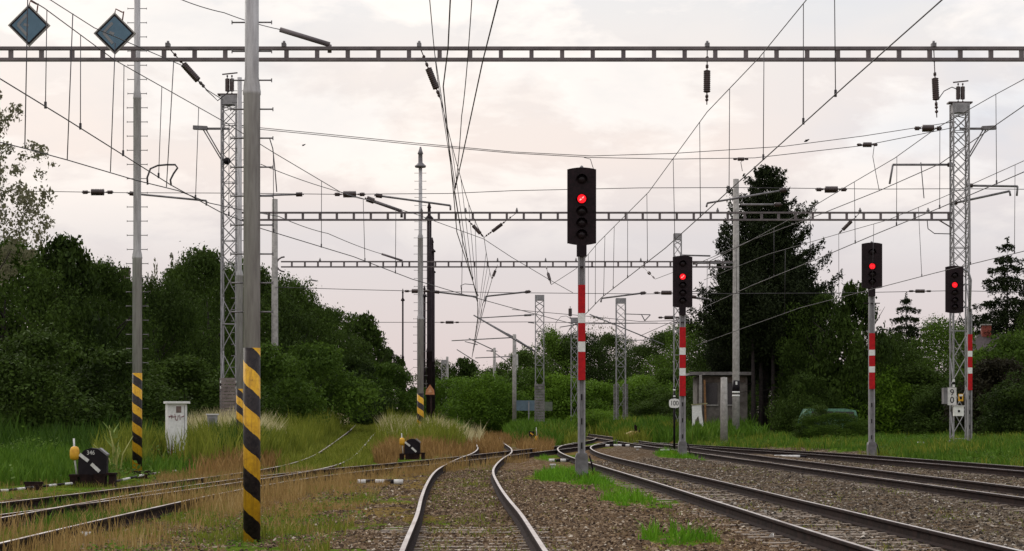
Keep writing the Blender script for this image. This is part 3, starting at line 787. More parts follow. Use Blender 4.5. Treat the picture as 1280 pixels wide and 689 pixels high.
# ------------------------------------------------------------------ point levers, rodding, cabinets
def lever(px, base_py, k, label, full=True, turned=0):
    s = (base_py-HOR)/1.56*1.0; c = P(px,base_py,s)
    t = thing('point_lever', label, 'point lever', c, 'weighted point levers')
    u = lambda x,z: (c.x+x*k, c.z+z*k)
    if full:
        m = MB(); m.prism([u(*q) for q in ((-.25,.26),(.25,.18),(.37,.30),(.38,.78),(.36,.80),(.13,.98),(-.02,1.0),(-.20,.94),(-.34,.76),(-.35,.35))],c.y-.14*k,c.y+.12*k)
        la = m.build('lantern_box',blackm,t)
        m = MB(); m.prism([u(*q) for q in ((.15,.985),(.385,.80),(.40,.84),(.2,1.0))],c.y-.15*k,c.y+.14*k); m.build('lantern_roof',galvd,la)
        for a,b in (((-.31,.84),(-.085,.665)),((-.01,.595),(.20,.40))):
            m = MB(); m.bar((c.x+a[0]*k,c.y-.147*k,c.z+a[1]*k),(c.x+b[0]*k,c.y-.147*k,c.z+b[1]*k),.012*k,.085*k); m.build('white_bar',whitem,la)
        m = MB(); m.box((c.x-.14*k,c.y,c.z+.1*k),(.30*k,.36*k,.42*k)); m.box((c.x-.46*k,c.y,c.z+.12*k),(.2*k,.3*k,.36*k)); m.box((c.x-.32*k,c.y,c.z+.3*k),(.52*k,.34*k,.06*k))
        m.box((c.x+.18*k,c.y,c.z+.14*k),(.32*k,.3*k,.40*k)); m.build('base_frame',rustm,t)
        m = MB(); m.box((c.x+.50*k,c.y,c.z+.14*k),(.16*k,.26*k,.42*k)); m.box((c.x+.48*k,c.y,c.z+.34*k),(.24*k,.3*k,.05*k)); m.build('side_bracket',rustm,t)
        lx = -.43
    else:
        m = MB(); m.box((c.x,c.y,c.z+.78*k),(.40*k,.25*k,.36*k)); la = m.build('lantern_box',blackm,t)
        m = MB(); m.bar((c.x-.10*k,c.y-.135*k,c.z+.86*k),(c.x+.12*k,c.y-.135*k,c.z+.70*k),.012,.09*k); m.build('orange_bar',yellowm,la)
        m = MB(); m.tube([(c.x,c.y,c.z-.05),(c.x,c.y,c.z+.62*k)],.06*k,8); m.box((c.x,c.y,c.z+.1*k),(.26*k,.26*k,.2*k)); m.build('stand',rustm,t)
        lx = .36
    m = MB(); m.tube([(c.x+(lx+.05 if full else .05)*k,c.y-.05,c.z+.2*k),(c.x+lx*k,c.y-.1,c.z+.66*k),(c.x+(lx-.03)*k,c.y-.1,c.z+1.24*k)],.024*k,7)
    le = m.build('lever_arm',whitem,t)
    zc = (.86 if full else .45)
    m = MB(); m.lathe((c.x+(lx-.01)*k,c.y-.1,c.z+(zc-.17)*k),[(.05*k,0),(.11*k,.03*k),(.125*k,.12*k),(.12*k,.26*k),(.09*k,.33*k),(.04*k,.35*k)],16); m.build('weight',yellowm,le)
    return t,c,s,la
t,c,s,la = lever(116,609,.88,'black point lantern numbered 346 with yellow weight, nearest the left edge')
text('number','346',.135,whitem,c+Vector((-.02,-.15*.88,.875*.88)),t,sx=.9)
lever(515,576,.8,'black point lantern with a yellow weight beside the ladder track, left of the centre track',True)
lever(664.5,556,.80,'small black point indicator with a hanging yellow weight right of the centre track',False)
# far lever beside the right junction
s = 20; t = thing('point_lever','dark point lever with its yellow weight lying on the grassy bank','point lever',P(796,549,s),'weighted point levers')
m = MB(); a = P(796,549,s); m.box(a+Vector((0,0,.15)),(.5,.4,.4)); m.tube([a,P(794,531,s)],.07,7); m.box(P(794.5,536,s),(.18,.2,.36)); m.tube([P(797,546,s),P(800,537,s)],.06,7); m.build('stand',rustm,t)
m = MB(); m.lathe(P(780,546.5,s),[(.05,0),(.2,.05),(.26,.5),(.2,.9),(.05,1.0)],12,(1,0,.25)); m.build('weight',mat('dull yellow weight',(.30,.20,.05),(.2,.12,.03),.6,5),t)
# signal rodding: thin pipes on rollers beside the left track
t = thing('point_rodding','black and white rodding on small roller stands beside the left turnout','signal rodding',P(60,613,57))
pts = [P(-30,621,62),P(10,619,61),P(50,614,58),P(90,610,56.5)]; pts2 = [P(142,608,55),P(180,598.5,49),P(225,592.5,45),P(252,594,44)]
for q in (pts,pts2):
    for i in range(len(q)-1):
        n = 4
        for j in range(n):
            a = q[i].lerp(q[i+1],j/n); b = q[i].lerp(q[i+1],(j+.98)/n); 
            a.z += .10; b.z += .10
            m = MB(); m.tube([a,b],.03,6); m.build('white_rod' if j%2 else 'black_rod', whitem if j%2 else blackm, t)
for (px,py,s_) in ((42,618,58.5),(178,602,49),(226,596.5,45)):
    m = MB(); b = P(px,py,s_); m.box(b+Vector((0,0,.08)),(.3,.3,.28)); m.box(b+Vector((0,0,.24)),(.4,.12,.06)); m.build('roller_stand',rustm,t)
# cabinets
s = 40; t = thing('relay_cabinet','tall white metal cabinet with overhanging lid and red scrawl','cabinet',P(222,563,s))
c = P(221,563,s); hz = (563-504)/s; w = 24/s
m = MB(); m.box((c.x-.02,c.y,c.z+hz/2-.1),(w*1.0,.62,hz+.2),rz=.28); m.build('cabinet_body',white2,t)
m = MB(); m.box((c.x,c.y,c.z+hz+.02),(w*1.22,.82,.07),rz=.28); m.build('lid',white2,t)
M = Matrix.Rotation(.28,3,'Z')
def on(x,z,dy=-.315): return Vector((c.x-.02,c.y,c.z)) + M@Vector((x,dy,0)) + Vector((0,0,z))
m = MB(); m.box(on(.04,hz-.2),(.16,.012,.2),rz=.28); m.build('vent',mat('rusty vent',(.2,.14,.12),(.13,.09,.08),.8,9),t)
m = MB(); m.box(on(w*.36,hz*.5),(.015,.012,hz*.9),rz=.28); m.build('door_edge',galvd,t)
m = MB()
for x,z in ((-.2,.42),(-.1,.44)): m.bar(on(x-.07,hz-z),on(x+.06,hz-z+.02),.014,.02)
m.bar(on(-.2,hz-.36),on(-.17,hz-.50),.012,.02)
for a,b in (((-.08,.34),(-.05,.52)),((-.05,.52),(.0,.54)),((.0,.54),(.03,.38)),((.07,.36),(.09,.52)),((.12,.44),(.21,.40)),((-.24,.45),(-.27,.40))):
    m.bar(on(a[0],hz-a[1]),on(b[0],hz-b[1]),.012,.022)
m.build('scrawl',mat('dark red scrawl',(.16,.02,.035),(.1,.012,.02),.7,5),t)
s = 34; t = thing('meter_box','small grey metal box half hidden in pale grass beside the left lattice mast','cabinet',P(265.5,545,s))
c = P(265.5,545,s); m = MB(); m.box(c+Vector((0,0,.35)),(.34,.3,.85)); m.build('box_body',galv,t); m = MB(); m.box(c+Vector((0,0,.79)),(.42,.38,.05)); m.build('lid',whitem,t)
m = MB(); m.box(c+Vector((0,-.152,.5)),(.22,.01,.3)); m.build('door',galvd,t)

# ------------------------------------------------------------------ old hut, house, sheltered vehicle
s = 20.6; x0,x1 = (869-640)/s,(932-640)/s; y = F/s; zg = gz(11.8,y); zt = EYE+(HOR-468)/s
t = thing('old_hut','low flat-roofed derelict hut with dark window openings under the spruce','hut',((x0+x1)/2,y,zg))
W = x1-x0; dpt = 2.6; wall = mat('stained hut plaster',(.145,.128,.115),(.06,.05,.044),.9,2.5,bump=.3,detail=8)
zw0,zw1 = EYE+(HOR-507)/s, EYE+(HOR-479)/s
zf = zg-.2
m = MB()
m.box(((x0+x1)/2+.1,y,(zf+zw0)/2),(W,.14,zw0-zf))                      # below the windows
m.box(((x0+x1)/2+.1,y,(zw1+zt)/2-.06),(W,.14,zt-zw1-.12)) # above
for a,b in ((x0+.1,x0+.55),(x0+1.35,x0+1.75),(x1-.5,x1+.1)): m.box(((a+b)/2,y,(zw0+zw1)/2),(b-a,.13,zw1-zw0))
for xx in (x0+.16,x1+.05): m.box((xx,y+dpt/2,(zf+zt)/2-.06),(.12,dpt-.16,zt-zf-.1))
m.box(((x0+x1)/2+.1,y+dpt,(zf+zt)/2-.06),(W,.12,zt-zf-.1)); m.build('wall',wall,t)
m = MB(); m.box(((x0+x1)/2,y+dpt/2,zt+.02),(W+.7,dpt+.9,.14)); m.box(((x0+x1)/2,y-.38,zt+.115),(W+.7,.06,.05)); ro = m.build('roof',concd,t)
m = MB(); m.box(((x0+x1)/2+.1,y-.1,zt-.3),(W-.2,.04,.36)); m.build('fascia',woodd,t)
for a,b in ((x0+.55,x0+1.35),(x0+1.75,x1-.5)):
    m = MB(); m.box(((a+b)/2,y+.02,(zw0+zw1)/2),(b-a,.02,zw1-zw0)); wi = m.build('window',glassd,t)
    m = MB(); m.box(((a+b)/2,y-.09,zw0+.02),(b-a+.1,.12,.07)); m.build('sill',concm,wi)
m = MB(); m.bar((x0+.28,y-.5,zg-.1),(x0+.28,y-.5,zt-.05),.16,.16); m.build('porch_post',concm,t)
m = MB(); m.bar((x0+.6,y-.45,zg),(x0+.52,y-.45,zt-.35),.12,.1); m.build('rusty_post',mat('rust orange post',(.26,.13,.05),(.14,.07,.03),.85,6),t)
t = thing('leaning_board','peeling white board leaning beside the old hut','board',P(874,541,21.5))
m = MB(); 
b = lambda px,py: P(px,py,21.5)
m.prism([(b(865.5,539).x,b(0,539).z),(b(867.5,541).x,b(0,541).z),(b(869,525).x,b(0,525).z),(b(873,520).x,b(0,520).z),(b(877,541).x,b(0,541).z),(b(880.5,541).x,b(0,541).z),(b(876,506).x,b(0,506).z),(b(865,506).x,b(0,506).z)],F/21.5-.03,F/21.5+.03); m.build('board',white2,t)
m = MB(); m.bar(b(864,506)+Vector((0,-.05,0)),b(884,504.5)+Vector((0,-.05,0)),.06,.06); m.build('rail',mat('mossy rail',(.3,.28,.15),(.18,.16,.09),.8,6),t)
# house behind the right spruce
s = 16; y = F/s; cx = (1262-640)/s; zg = gz(cx,y); zr = EYE+(HOR-416)/s; ze = EYE+(HOR-446)/s
t = thing('brick_house','house with a dark tiled roof and brick chimney behind the right hedge','house',(cx,y,zg))
m = MB(); m.box((cx,y+3,(zg+ze)/2),(7.4,6,ze-zg)); m.build('wall',mat('house render',(.3,.27,.23),(.2,.18,.15),.9,3),t)
m = MB(); m.add([(cx-4.2,y-.5,ze-.2),(cx+4.2,y-.5,ze-.2),(cx+3.2,y+3,zr),(cx-1.7,y+3,zr),(cx-4.2,y+6.5,ze-.2),(cx+4.2,y+6.5,ze-.2)],[(0,1,2,3),(0,3,4),(1,5,2),(3,2,5,4),(0,4,5,1)]); ro = m.build('roof',rooft,t)
xc = (1243-640)/s
m = MB(); m.box((xc,y+2.9,(ze+EYE+(HOR-405)/s)/2),(.72,.55,EYE+(HOR-405)/s-ze+.0)); ch = m.build('chimney',redcl,ro)
m = MB(); m.box((xc,y+2.9,EYE+(HOR-404)/s),(.8,.66,.1)); m.build('chimney_cap',concm,ch)
m = MB(); m.box((cx-1,y-.01,(zg+ze)/2+.3),(1.1,.06,1.2)); wi = m.build('window',glassd,t); m = MB(); m.box((cx-1,y-.05,(zg+ze)/2-.33),(1.3,.12,.08)); m.build('sill',concm,wi)
# overgrown green vehicle under the trees
s = 22.6; y = F/s; c = P(1036,541,s); zg = gz(c.x,y); zc = EYE+(HOR-512)/s
t = thing('overgrown_van','pale green van almost swallowed by bushes right of the spruce trunks','van',(c.x,y,zg))
gm = mat('pale green car paint',(.12,.25,.17),(.05,.12,.08),.5,5)
m = MB(); m.prism([(c.x-1.5,zg+.35),(c.x+1.6,zg+.35),(c.x+1.65,zg+.95),(c.x+1.5,zc-.05),(c.x+.9,zc+.05),(c.x-1.2,zc+.05),(c.x-1.5,zg+1.0)],y,y+1.6); bo = m.build('body',gm,t)
m = MB(); m.prism([(c.x+.35,zc-.45),(c.x+1.45,zc-.5),(c.x+1.38,zc-.13),(c.x+.35,zc-.10)],y-.015,y+.01); m.build('window',glassd,bo)
m = MB(); m.prism([(c.x-.95,zc-.45),(c.x+.25,zc-.45),(c.x+.25,zc-.10),(c.x-.95,zc-.10)],y-.015,y+.01); m.build('window',glassd,bo)
for xx in (-.95,1.05): m = MB(); m.lathe((c.x+xx,y-.02,zg+.33),[(.33,0),(.35,.04),(.35,.2),(.3,.24)],16,(0,1,0)); m.build('wheel',blackm,t)
# litter
for (px,py,lab,sz) in ((537+0,0,'',0),):
    pass
def litter(px,py,sz,label,name='litter_scrap'):
    s = (py-HOR)/1.56; c = P(px,py,s); c.z = gz(c.x,c.y)
    m = MB(); r = random.Random(px)
    vs = [(c.x+sz*r.uniform(-.5,.5)+sz*.7*math.cos(a),c.y+sz*.5*math.sin(a),c.z+r.uniform(0,.12)*1.0) for a in np.linspace(0,2*PI,7)[:-1]]+[(c.x,c.y,c.z+sz*.8)]
    m.add(vs,[(i,(i+1)%6,6) for i in range(6)]+[(5,4,3,2,1,0)]); tag(m.build(name,white2,loc=c),label,'litter','scraps of white litter')
litter(965,673,.05,'scrap of white litter on the sleepers of the long right track')
litter(106,673,.10,'white crumpled paper in dry grass at the bottom left')
litter(956,641,.035,'tiny white scrap lying between the rails of the long right track')
def flat_stone(px,py,w,label):
    s = (py-HOR)/1.56; c = P(px,py,s); c.z = gz(c.x,c.y)
    m = MB(); m.box(c+Vector((0,0,.06)),(.10,.10,.14)); m.lathe(c+Vector((0,0,.12)),[(w/2,0),(w/2*1.05,.03),(w/2,.06)],12)
    tag(m.build('marker_stone',whitem,loc=c),label,'marker post','white capped marker stones')
flat_stone(691,587,.17,'white mushroom-shaped marker in the green tuft left of the tall signal')
flat_stone(797,567.5,.3,'white capped marker beside the fork, left of the one before the second signal')
flat_stone(831,571.5,.34,'white capped marker just left of the second signal foot')
flat_stone(1032,560,.3,'white capped marker on the green verge left of the third signal')
flat_stone(1151,569,.3,'white capped marker on the verge right of the third signal')
# birds
def bird(p, label, k):
    m = MB(); m.lathe(Vector(p)-Vector((.13*k,0,0)),[(.005,0),(.035*k,.05*k),(.06*k,.13*k),(.05*k,.2*k),(.035*k,.25*k),(.03*k,.29*k),(.005,.33*k)],8,(1,0,.5))
    m.add([(p[0]-.05*k,p[1],p[2]),(p[0]+.04*k,p[1],p[2]+.03*k),(p[0]-.1*k,p[1]-.3*k,p[2]+.1*k)],[(0,1,2)]); m.add([(p[0]-.05*k,p[1],p[2]),(p[0]+.04*k,p[1],p[2]+.03*k),(p[0]-.1*k,p[1]+.3*k,p[2]+.1*k)],[(0,1,2)])
    tag(m.build('bird',blackm,loc=p),label,'bird')
bird(P(1008,177.5,29.3),'small dark bird perched on the high cross wire at the right',.8)
bird(P(379.5,182.5,35),'tiny dark bird flying near the thick lamp post',.45)
# ------------------------------------------------------------------ overhead lines
def sagline(a, b, sag, n=10):
    a = Vector(a); b = Vector(b)
    return [a.lerp(b,i/n)-Vector((0,0,sag*4*(i/n)*(1-i/n))) for i in range(n+1)]
def poly(pts, sag=0, n=8):
    out = [Vector(pts[0])]
    for i in range(len(pts)-1): out += sagline(pts[i],pts[i+1],sag if not isinstance(sag,list) else sag[i],n)[1:]
    return out
def at_d(pts, d):
    for a,b in zip(pts,pts[1:]):
        if (a.y-d)*(b.y-d) <= 0 and a.y != b.y: return a.lerp(b,(d-a.y)/(b.y-a.y))
    return None
def rad(p): return .0058+.000105*p.y
def wire(m, pts, k=1): m.tube(pts,[max(.008,rad(p))*k for p in pts],5)
def line_thing(label, loc):
    return thing('overhead_line', label, 'overhead wire', loc, 'overhead lines above the tracks')
def overhead(label, con, mes, drops, hang=()):
    """con, mes: wires; drops: distances of droppers; hang: (beam point, messenger point) insulator strings"""
    t = line_thing(label, con[len(con)//2])
    m = MB(); wire(m,con,1.0); m.build('contact_wire',wirem,t)
    m = MB(); wire(m,mes,.85); m.build('messenger_wire',wirem,t)
    for d in drops:
        a = at_d(mes,d); b = at_d(con,d)
        if a and b:
            b = b+Vector((random.uniform(-.02,.02),0,0))
            m = MB(); m.tube([a,b],.0045+.00006*d,4); m.box(b+Vector((0,0,.03)),(.03,.03,.09)); m.build('dropper',wirem,t)
    for a,b in hang:
        a = Vector(a); b = Vector(b)
        m = MB(); m.tube([a,b],.013,5); c = a.lerp(b,.60); L = min(.8,(b-a).length*.62); insulator(m,c,b-a,L,.085)
        for k in (.2,.86,.92): m.lathe(a.lerp(b,k)-Vector((0,0,.04)),[(.01,0),(.04,.03),(.04,.06),(.01,.09)],7)
        m.build('insulator',insm,t)
    return t
def X_at(k,d): return float(np.interp(d,CL[k][0],CL[k][1]))
HC = 4.1
def MES(con, pts, sag=0):
    c = sorted((640+F*p.x/p.y, F/p.y) for p in poly(con,0,12))
    xs = [a for a,_ in c]; ss = [b for _,b in c]
    return poly([P(x,y,float(np.interp(x,xs,ss))) for x,y in pts],sag)
# line above the centre track
supp = [(12,7.0),(49.2,7.5),(88.7,7.65),(117,7.7),(150,7.4),(190,7.3)]
hx = {12:-.1,49.2:-1.62,88.7:-1.2,117:-1.13,150:-1.7,190:-2.6}
con = [P(624,-5,127+1.2),P(603,78,108),P(577,200,78.5),P(568,240,68.8),PH(578,300,HC+.05),PH(597,375,HC),PH(597,398,HC),PH(594,420,HC),PH(590,447,HC-.2)]
mes = poly([Vector((-.75,12,EYE+6.4)),P(551,125,52.8),P(605,297,29.3),P(615,349,22.2),P(603,380,18),P(600,404,15)],[.75,.5,.25,.2,.1])
overhead('overhead line above the centre track, dropping from the top middle of the sky',con,mes,(37,44,55,62,69,76,95,101,108,123,130),
   [(P(524.5,58,52.8),P(551,125,52.8)),(P(582,272,29.3),P(605,297,29.3)),(P(646,266,29.3),P(605,297,29.3)),(P(622,331,22.2),P(615,349,22.2))])
# second wire pair of the turnout beside it
con2 = [P(563,-5,128),P(560,60,113),P(554,108,101),P(560,170,86),P(566,232,70.5),PH(571,290,HC+.1),PH(597,370,HC+.2)]
mes2 = poly([P(590,-5,90),P(577,145,72),P(568,240,62)],.2)
overhead('second overhead wire crossing in front of the one above the centre track',con2,mes2,())
# long right track
con = poly([PH(1182,-4,HC),PH(1060,104,HC),PH(940,212.5,HC),PH(832,310,HC),PH(752,372,HC),PH(734,390.7,HC),PH(712,412,HC),PH(700,430,HC)])
mes = MES(con,[(1085,-90),(1008,0),(950,71),(884,140),(811,240),(748,303),(720,336),(689,356)])
overhead('overhead line above the long right track, crossing the top right sky',con,mes,(23.5,26.5,29,33,37.5,42.5,48,55,61,66,70,75,80,86),
   [(P(884,58,52.8),P(883.5,131,52.8)),(P(682,331,22.2),mes[-1])])
# second track from the right
con = poly([P(1330,188,62.7),P(1280,215,62.7),P(1174.6,260,56),P(1100,290.5,49),P(1020,324.5,42.5),P(940,357,36),P(868,390,29.5),P(800,420,22)])
mes = MES(con,[(1330,68),(1280,99),(1241,120),(1171,160),(1118,198),(1060,232),(1010,262),(940,300),(880,326),(819,349)])
overhead('overhead line above the second track from the right, entering at the right picture edge',con,mes,(39.5,43,46.5,51,56,62,68,76,84),
   [(P(1167,58,52.8),P(1171,147,52.8)),(P(801,331,22.2),mes[-1])])
# farthest right track
con = poly([P(1330,296,48),P(1280,314,46),P(1166,342,38),P(1093,361,34.8),P(1000,385,30),P(930,410,26),P(870,432,22)])
mes = MES(con,[(1330,176),(1280,201),(1180,246),(1110,275),(1048,292.5),(960,318),(880,350)])
overhead('lowest overhead line at the right edge, above the farthest right track',con,mes,(57.5,63,69.5,75,80,90),
   [(P(1075,266,29.3),P(1048,292.5,29.3))])
con = [P(1330,90,70),P(1280,132,65),P(1174.6,205,52),P(1100,238,47),P(1020,270,41),P(940,300,36),P(880,330,31)]
t = line_thing('single feeder wire sloping down to the left behind the right lattice mast',con[2])
m = MB(); wire(m,con); m.build('contact_wire',wirem,t)
m = MB(); m.tube([P(1151,203,50),P(1155,248,50)],.012,5); m.build('dropper',wirem,t)
# left ladder track
con = poly([PH(-40,74,HC),PH(0,98.5,HC),PH(81,148,HC),PH(137.6,183.6,HC),PH(214,231.6,HC),PH(275,265,HC),PH(327,286,HC),PH(442,321,HC),PH(515,349,HC),PH(575,367,HC),PH(640,385,HC),PH(716,405,HC)])
mes = MES(con,[(-20,-36),(55.7,10.5),(143,75),(279,151.6),(344,192),(425,240),(520,268),(605,299),(640,322),(689,351),(716,366)])
overhead('overhead line sloping right from the left edge through both diamond signs',con,mes,(27.5,29.5,32.5,35.5,39,42.2,46,50,54.5,59,64,69))
con = [PH(-40,168,HC),PH(31,185.7,HC),PH(83.6,200,HC),PH(170,225.5,HC),PH(223,238.6,HC),PH(262,254,HC),P(300,262,56),P(348,270.5,50)]
con = poly(con)
mes = MES(con,[(-20,-60),(41,-14),(118,35),(230,83),(258,112),(279,125)])
overhead('lower left overhead line above the overgrown track',con,mes,(),[(P(209,58,52.8),P(258,112,52.8))])
for (x0,y0,x1,y1,s0,s1) in ((35,-20,31,185,82,82),(91,17,84,200,76,76),(144,54,138,215,71,71),(217,78,208,234,69,69)):
    m = MB(); m.tube([P(x0,y0,s0),P(x1,y1,s1)],.009,5); m.build('dropper',wirem,bpy.data.objects[t.name] if False else [o for o in C.objects if o.get('label','').startswith('lower left overhead')][0])
# anchored wires with grey bracket tubes on the beams
def anchored(label, pts, tube, s, drop=None, r=.055):
    t = thing('anchored_wire', label, 'overhead wire', P(*tube[1],s), 'anchored wires with bracket tubes')
    m = MB(); wire(m,pts); m.build('wire',wirem,t)
    a,b = P(*tube[0],s),P(*tube[1],s)
    m = MB(); m.tube([a,b],r,8)
    if drop: m.tube([b,P(*drop,s)],r*.8,6)
    m.build('bracket_tube',beamm,t); return t
anchored('pair of wires ending in a thick grey tube on top of the nearest beam',poly([P(218,-4,61),P(280,16,58),P(350,37,53)],.03),((350,37),(412,56)),52.6,(412,66),.062)
t = anchored('wire ending in a grey tube on the second beam right of the left lattice mast',poly([P(326,205.5,42),P(425,240,34),P(462,250,30)],.05),((462,250),(502,264)),29.2,(502,272),.07)
m = MB(); insulator(m,P(463,250,29.5),P(502,264,29.2)-P(462,250,29.2),.5,.13); m.build('insulator',insm,t)
anchored('wire ending in a thin grey tube on the third beam',poly([P(348,270.5,44),P(410,292,34),P(477,317.5,22.6)],.05),((477,317.5),(503,326)),22.1,(503,333),.06)
# cross wires from side to side with long insulators
def cross(label, pts, ins, k=1.0):
    t = thing('cross_wire', label, 'span wire', pts[0], 'cross wires between the masts')
    m = MB(); wire(m,pts,k); m.build('wire',wirem,t)
    for c,L,r in ins:
        m = MB(); insulator(m,c,(1,0,.0),L,r); 
        for sx in (-1,1): insulator(m,Vector(c)+Vector((sx*L*.62,0,0)),(1,0,0),L*.35,r*.55,8)
        m.build('insulator',insm,t)
    return t
S2 = 29.4; S3 = 22.3
cross('upper one of two sagging cross wires high between the tall lattice masts',[P(x,y,S2) for x,y in ((296,157),(400,167),(520,179),(640,190),(740,195),(840,192),(980,183),(1080,170),(1195,152))],[(P(1160,160.5,S2),.75,.16)])
t = cross('lower one of two sagging cross wires high between the tall lattice masts',[P(x,y,S2+.5) for x,y in ((296,159),(400,169),(520,181),(640,191.5),(740,197),(840,199),(943,197.5),(1080,182),(1195,159))],[(P(1084,181,S2+.5),.55,.11),(P(926,199,S2+.5),.4,.08)])
for pts in ([(730,197),(738,199),(742,212)],[(930,199),(926,203),(928,214)],[(1093,180),(1091,196),(1095,218),(1099,238)]):
    m = MB(); m.tube([P(x,y,S2+.4) for x,y in pts],.014,5); m.build('jumper',wirem,t)
cross('long level cross wire with three big insulators from the left edge to the right mast',[P(x,y,S2) for x,y in ((-40,238),(60,239.5),(157,241),(287,241.5),(420,243),(560,242),(640,238.5),(800,235),(919,234.6),(1100,236.5),(1199,236),(1320,237))],
      [(P(122,240.3,S2),.85,.15),(P(437,243,S2),.85,.15),(P(1039,237,S2),.85,.15)])
cross('level cross wire just below the third portal beam',[P(x,y,S3) for x,y in ((344,359),(440,362),(543,364.5),(640,366),(800,367.5),(920,367),(1044,366.5),(1190,363.5),(1330,366))],[(P(521,364,S3),.9,.13),(P(833,366,S3),.9,.13) ,(P(1150,364,S3),.8,.11)])
cross('low far cross wire at the height of the distant lattice masts',[P(x,y,17) for x,y in ((440,403),(562,403),(660,402.5),(780,404),(925,405))],[(P(562,403,17),.9,.12)])
cross('lowest far cross wire behind the second red signal',[P(x,y,18) for x,y in ((640,387),(720,394),(800,402),(880,400),(930,398))],[(P(836,397,18),.95,.14),(P(893,403,18),.9,.1)])
# steady arms that hold the contact wires sideways
def steady(label, pts, s, r=.045, ins=False):
    t = thing('steady_arm', label, 'steady arm', P(*pts[0],s), 'steady arms holding the contact wires')
    q = [P(x,y,s) for x,y in pts]
    m = MB(); m.tube(q[:2],r,7); m.build('arm',galvd,t)
    if len(q) > 2: m = MB(); m.tube(q[1:],r*.9,6); m.build('drop_piece',galvd,t)
    m = MB(); insulator(m,q[0]+(q[1]-q[0])*.06,q[1]-q[0],.4,.10); m.build('insulator',insm,t)
steady('steady arm left of the left lattice mast with a short drop end',[(160,241.5),(258,251),(258,257)],29.1)
steady('thin steady arm pointing right from the thick striped lamp post',[(378,243),(312,245)],29.1,.04)
steady('long steady arm over the middle, between the bell lamp and the centre wires',[(468,244),(563,257),(563,263)],29.1)
steady('steady arm rising right into the big spruce top',[(985,237),(884,254),(883,259)],29.1)
steady('upper arm right of the right lattice mast',[(1208,232),(1272,233),(1271,245)],29.0,.05)
steady('lower slanting arm right of the right lattice mast',[(1188,255),(1262,239),(1263,245)],29.0,.05)
steady('straight arm left of the right lattice mast with a hanging insulator',[(1193,206),(1116,206),(1112,230)],29.1,.05)
steady('steady arm under the third beam, left of the centre wires',[(543,364.7),(595,371),(597,377)],22,.05)
steady('steady arm under the third beam, right of the centre wires',[(663,364.5),(607,370.5),(606,377)],22,.05)
steady('steady arm right of the tall red signal',[(807,366),(752,373),(751,378)],22,.05)
steady('pale horizontal tube across the big spruce below the cross wire',[(975,256),(926,256)],28.9,.05)
steady('short tube left of the spruce pole at the third beam height',[(866,329),(918,329)],22,.05)
steady('low arm between the second red signal and the spruce',[(866,371),(889,375)],21,.045)
# loose jumper loops
def jumper(label, pts, s):
    q = [P(x,y,s) for x,y in pts]; m = MB(); m.tube(q,.02,6)
    tag(m.build('jumper_wire',wirem,loc=q[0]),label,'jumper wire','loose jumper loops')
jumper('dark jumper loop hanging between two wires right of the slim lamp post',[(184.5,231),(184,222),(188,211),(197,207),(208,206),(219,206),(222,210),(217,217),(213,225),(214,232)],60)
jumper('round jumper loop between the two distant lattice masts',[(694,412),(695,403),(701,396),(708,395),(714,399),(716,406),(711,412)],15)
jumper('small jumper loop just below the third beam near the centre wires',[(577,365),(576,357),(581,355),(592,356),(595,364),(598,370)],24)
jumper('curved jumper from the right lattice mast to the second beam',[(1159,276),(1160,286),(1168,292),(1188,292.5)],29.2)
jumper('jumper arching from the hanging insulator to the right lattice mast head',[(1173,124),(1180,114),(1190,109),(1197,112)],32)
jumper('jumper arching to the left lattice mast head',[(257,112),(266,120),(272,126),(282,118),(288,113)],33)
jumper('long hanging jumper right of the thick striped lamp post',[(337,173),(341,186),(344,215),(346,240)],33)
# ------------------------------------------------------------------ trees
leafD = leaf_mat('dark leaves',(.052,.086,.013),(.008,.015,.004),.22,.9)
leafM = leaf_mat('green leaves',(.088,.15,.018),(.012,.026,.005),.28,.9)
leafB = leaf_mat('bright leaves',(.12,.21,.018),(.028,.06,.007),.30,.9)
leafR = leaf_mat('dark red leaves',(.032,.030,.014),(.009,.007,.005),.2,.9)
leafG = leaf_mat('greyish leaves',(.17,.165,.10),(.045,.045,.026),.4,.9)
leafS = leaf_mat('spruce needles',(.024,.034,.011),(.005,.008,.004),.06,.6)
def leaves_mesh(pos, nrm, size, rnd, name, material, aspect=.55, seed=0):
    r = np.random.default_rng(seed); n = len(pos)
    a = r.normal(size=(n,3)); a -= nrm*np.sum(a*nrm,1)[:,None]; a /= np.linalg.norm(a,axis=1)[:,None]+1e-9
    b = np.cross(nrm,a)
    sz = (size*(.55+.9*r.uniform(0,1,n)**2))[:,None]*1.1 if np.isscalar(size) else (size*r.uniform(.7,1.3,n))[:,None]
    v = np.stack([pos-a*sz, pos-b*sz*aspect+nrm*sz*.12, pos+a*sz, pos+b*sz*aspect+nrm*sz*.12],1).reshape(-1,3)
    return v, np.repeat(rnd,4)
def raw_leaf_mesh(name, v, rnd, material):
    n = len(v)//4
    o = mesh_np(name, v, np.full(n,4), np.arange(len(v)), material, {'rnd':rnd}); me = o.data
    bpy.data.objects.remove(o); return me
def unit(v): return v/(np.linalg.norm(v,axis=-1,keepdims=True)+1e-9)
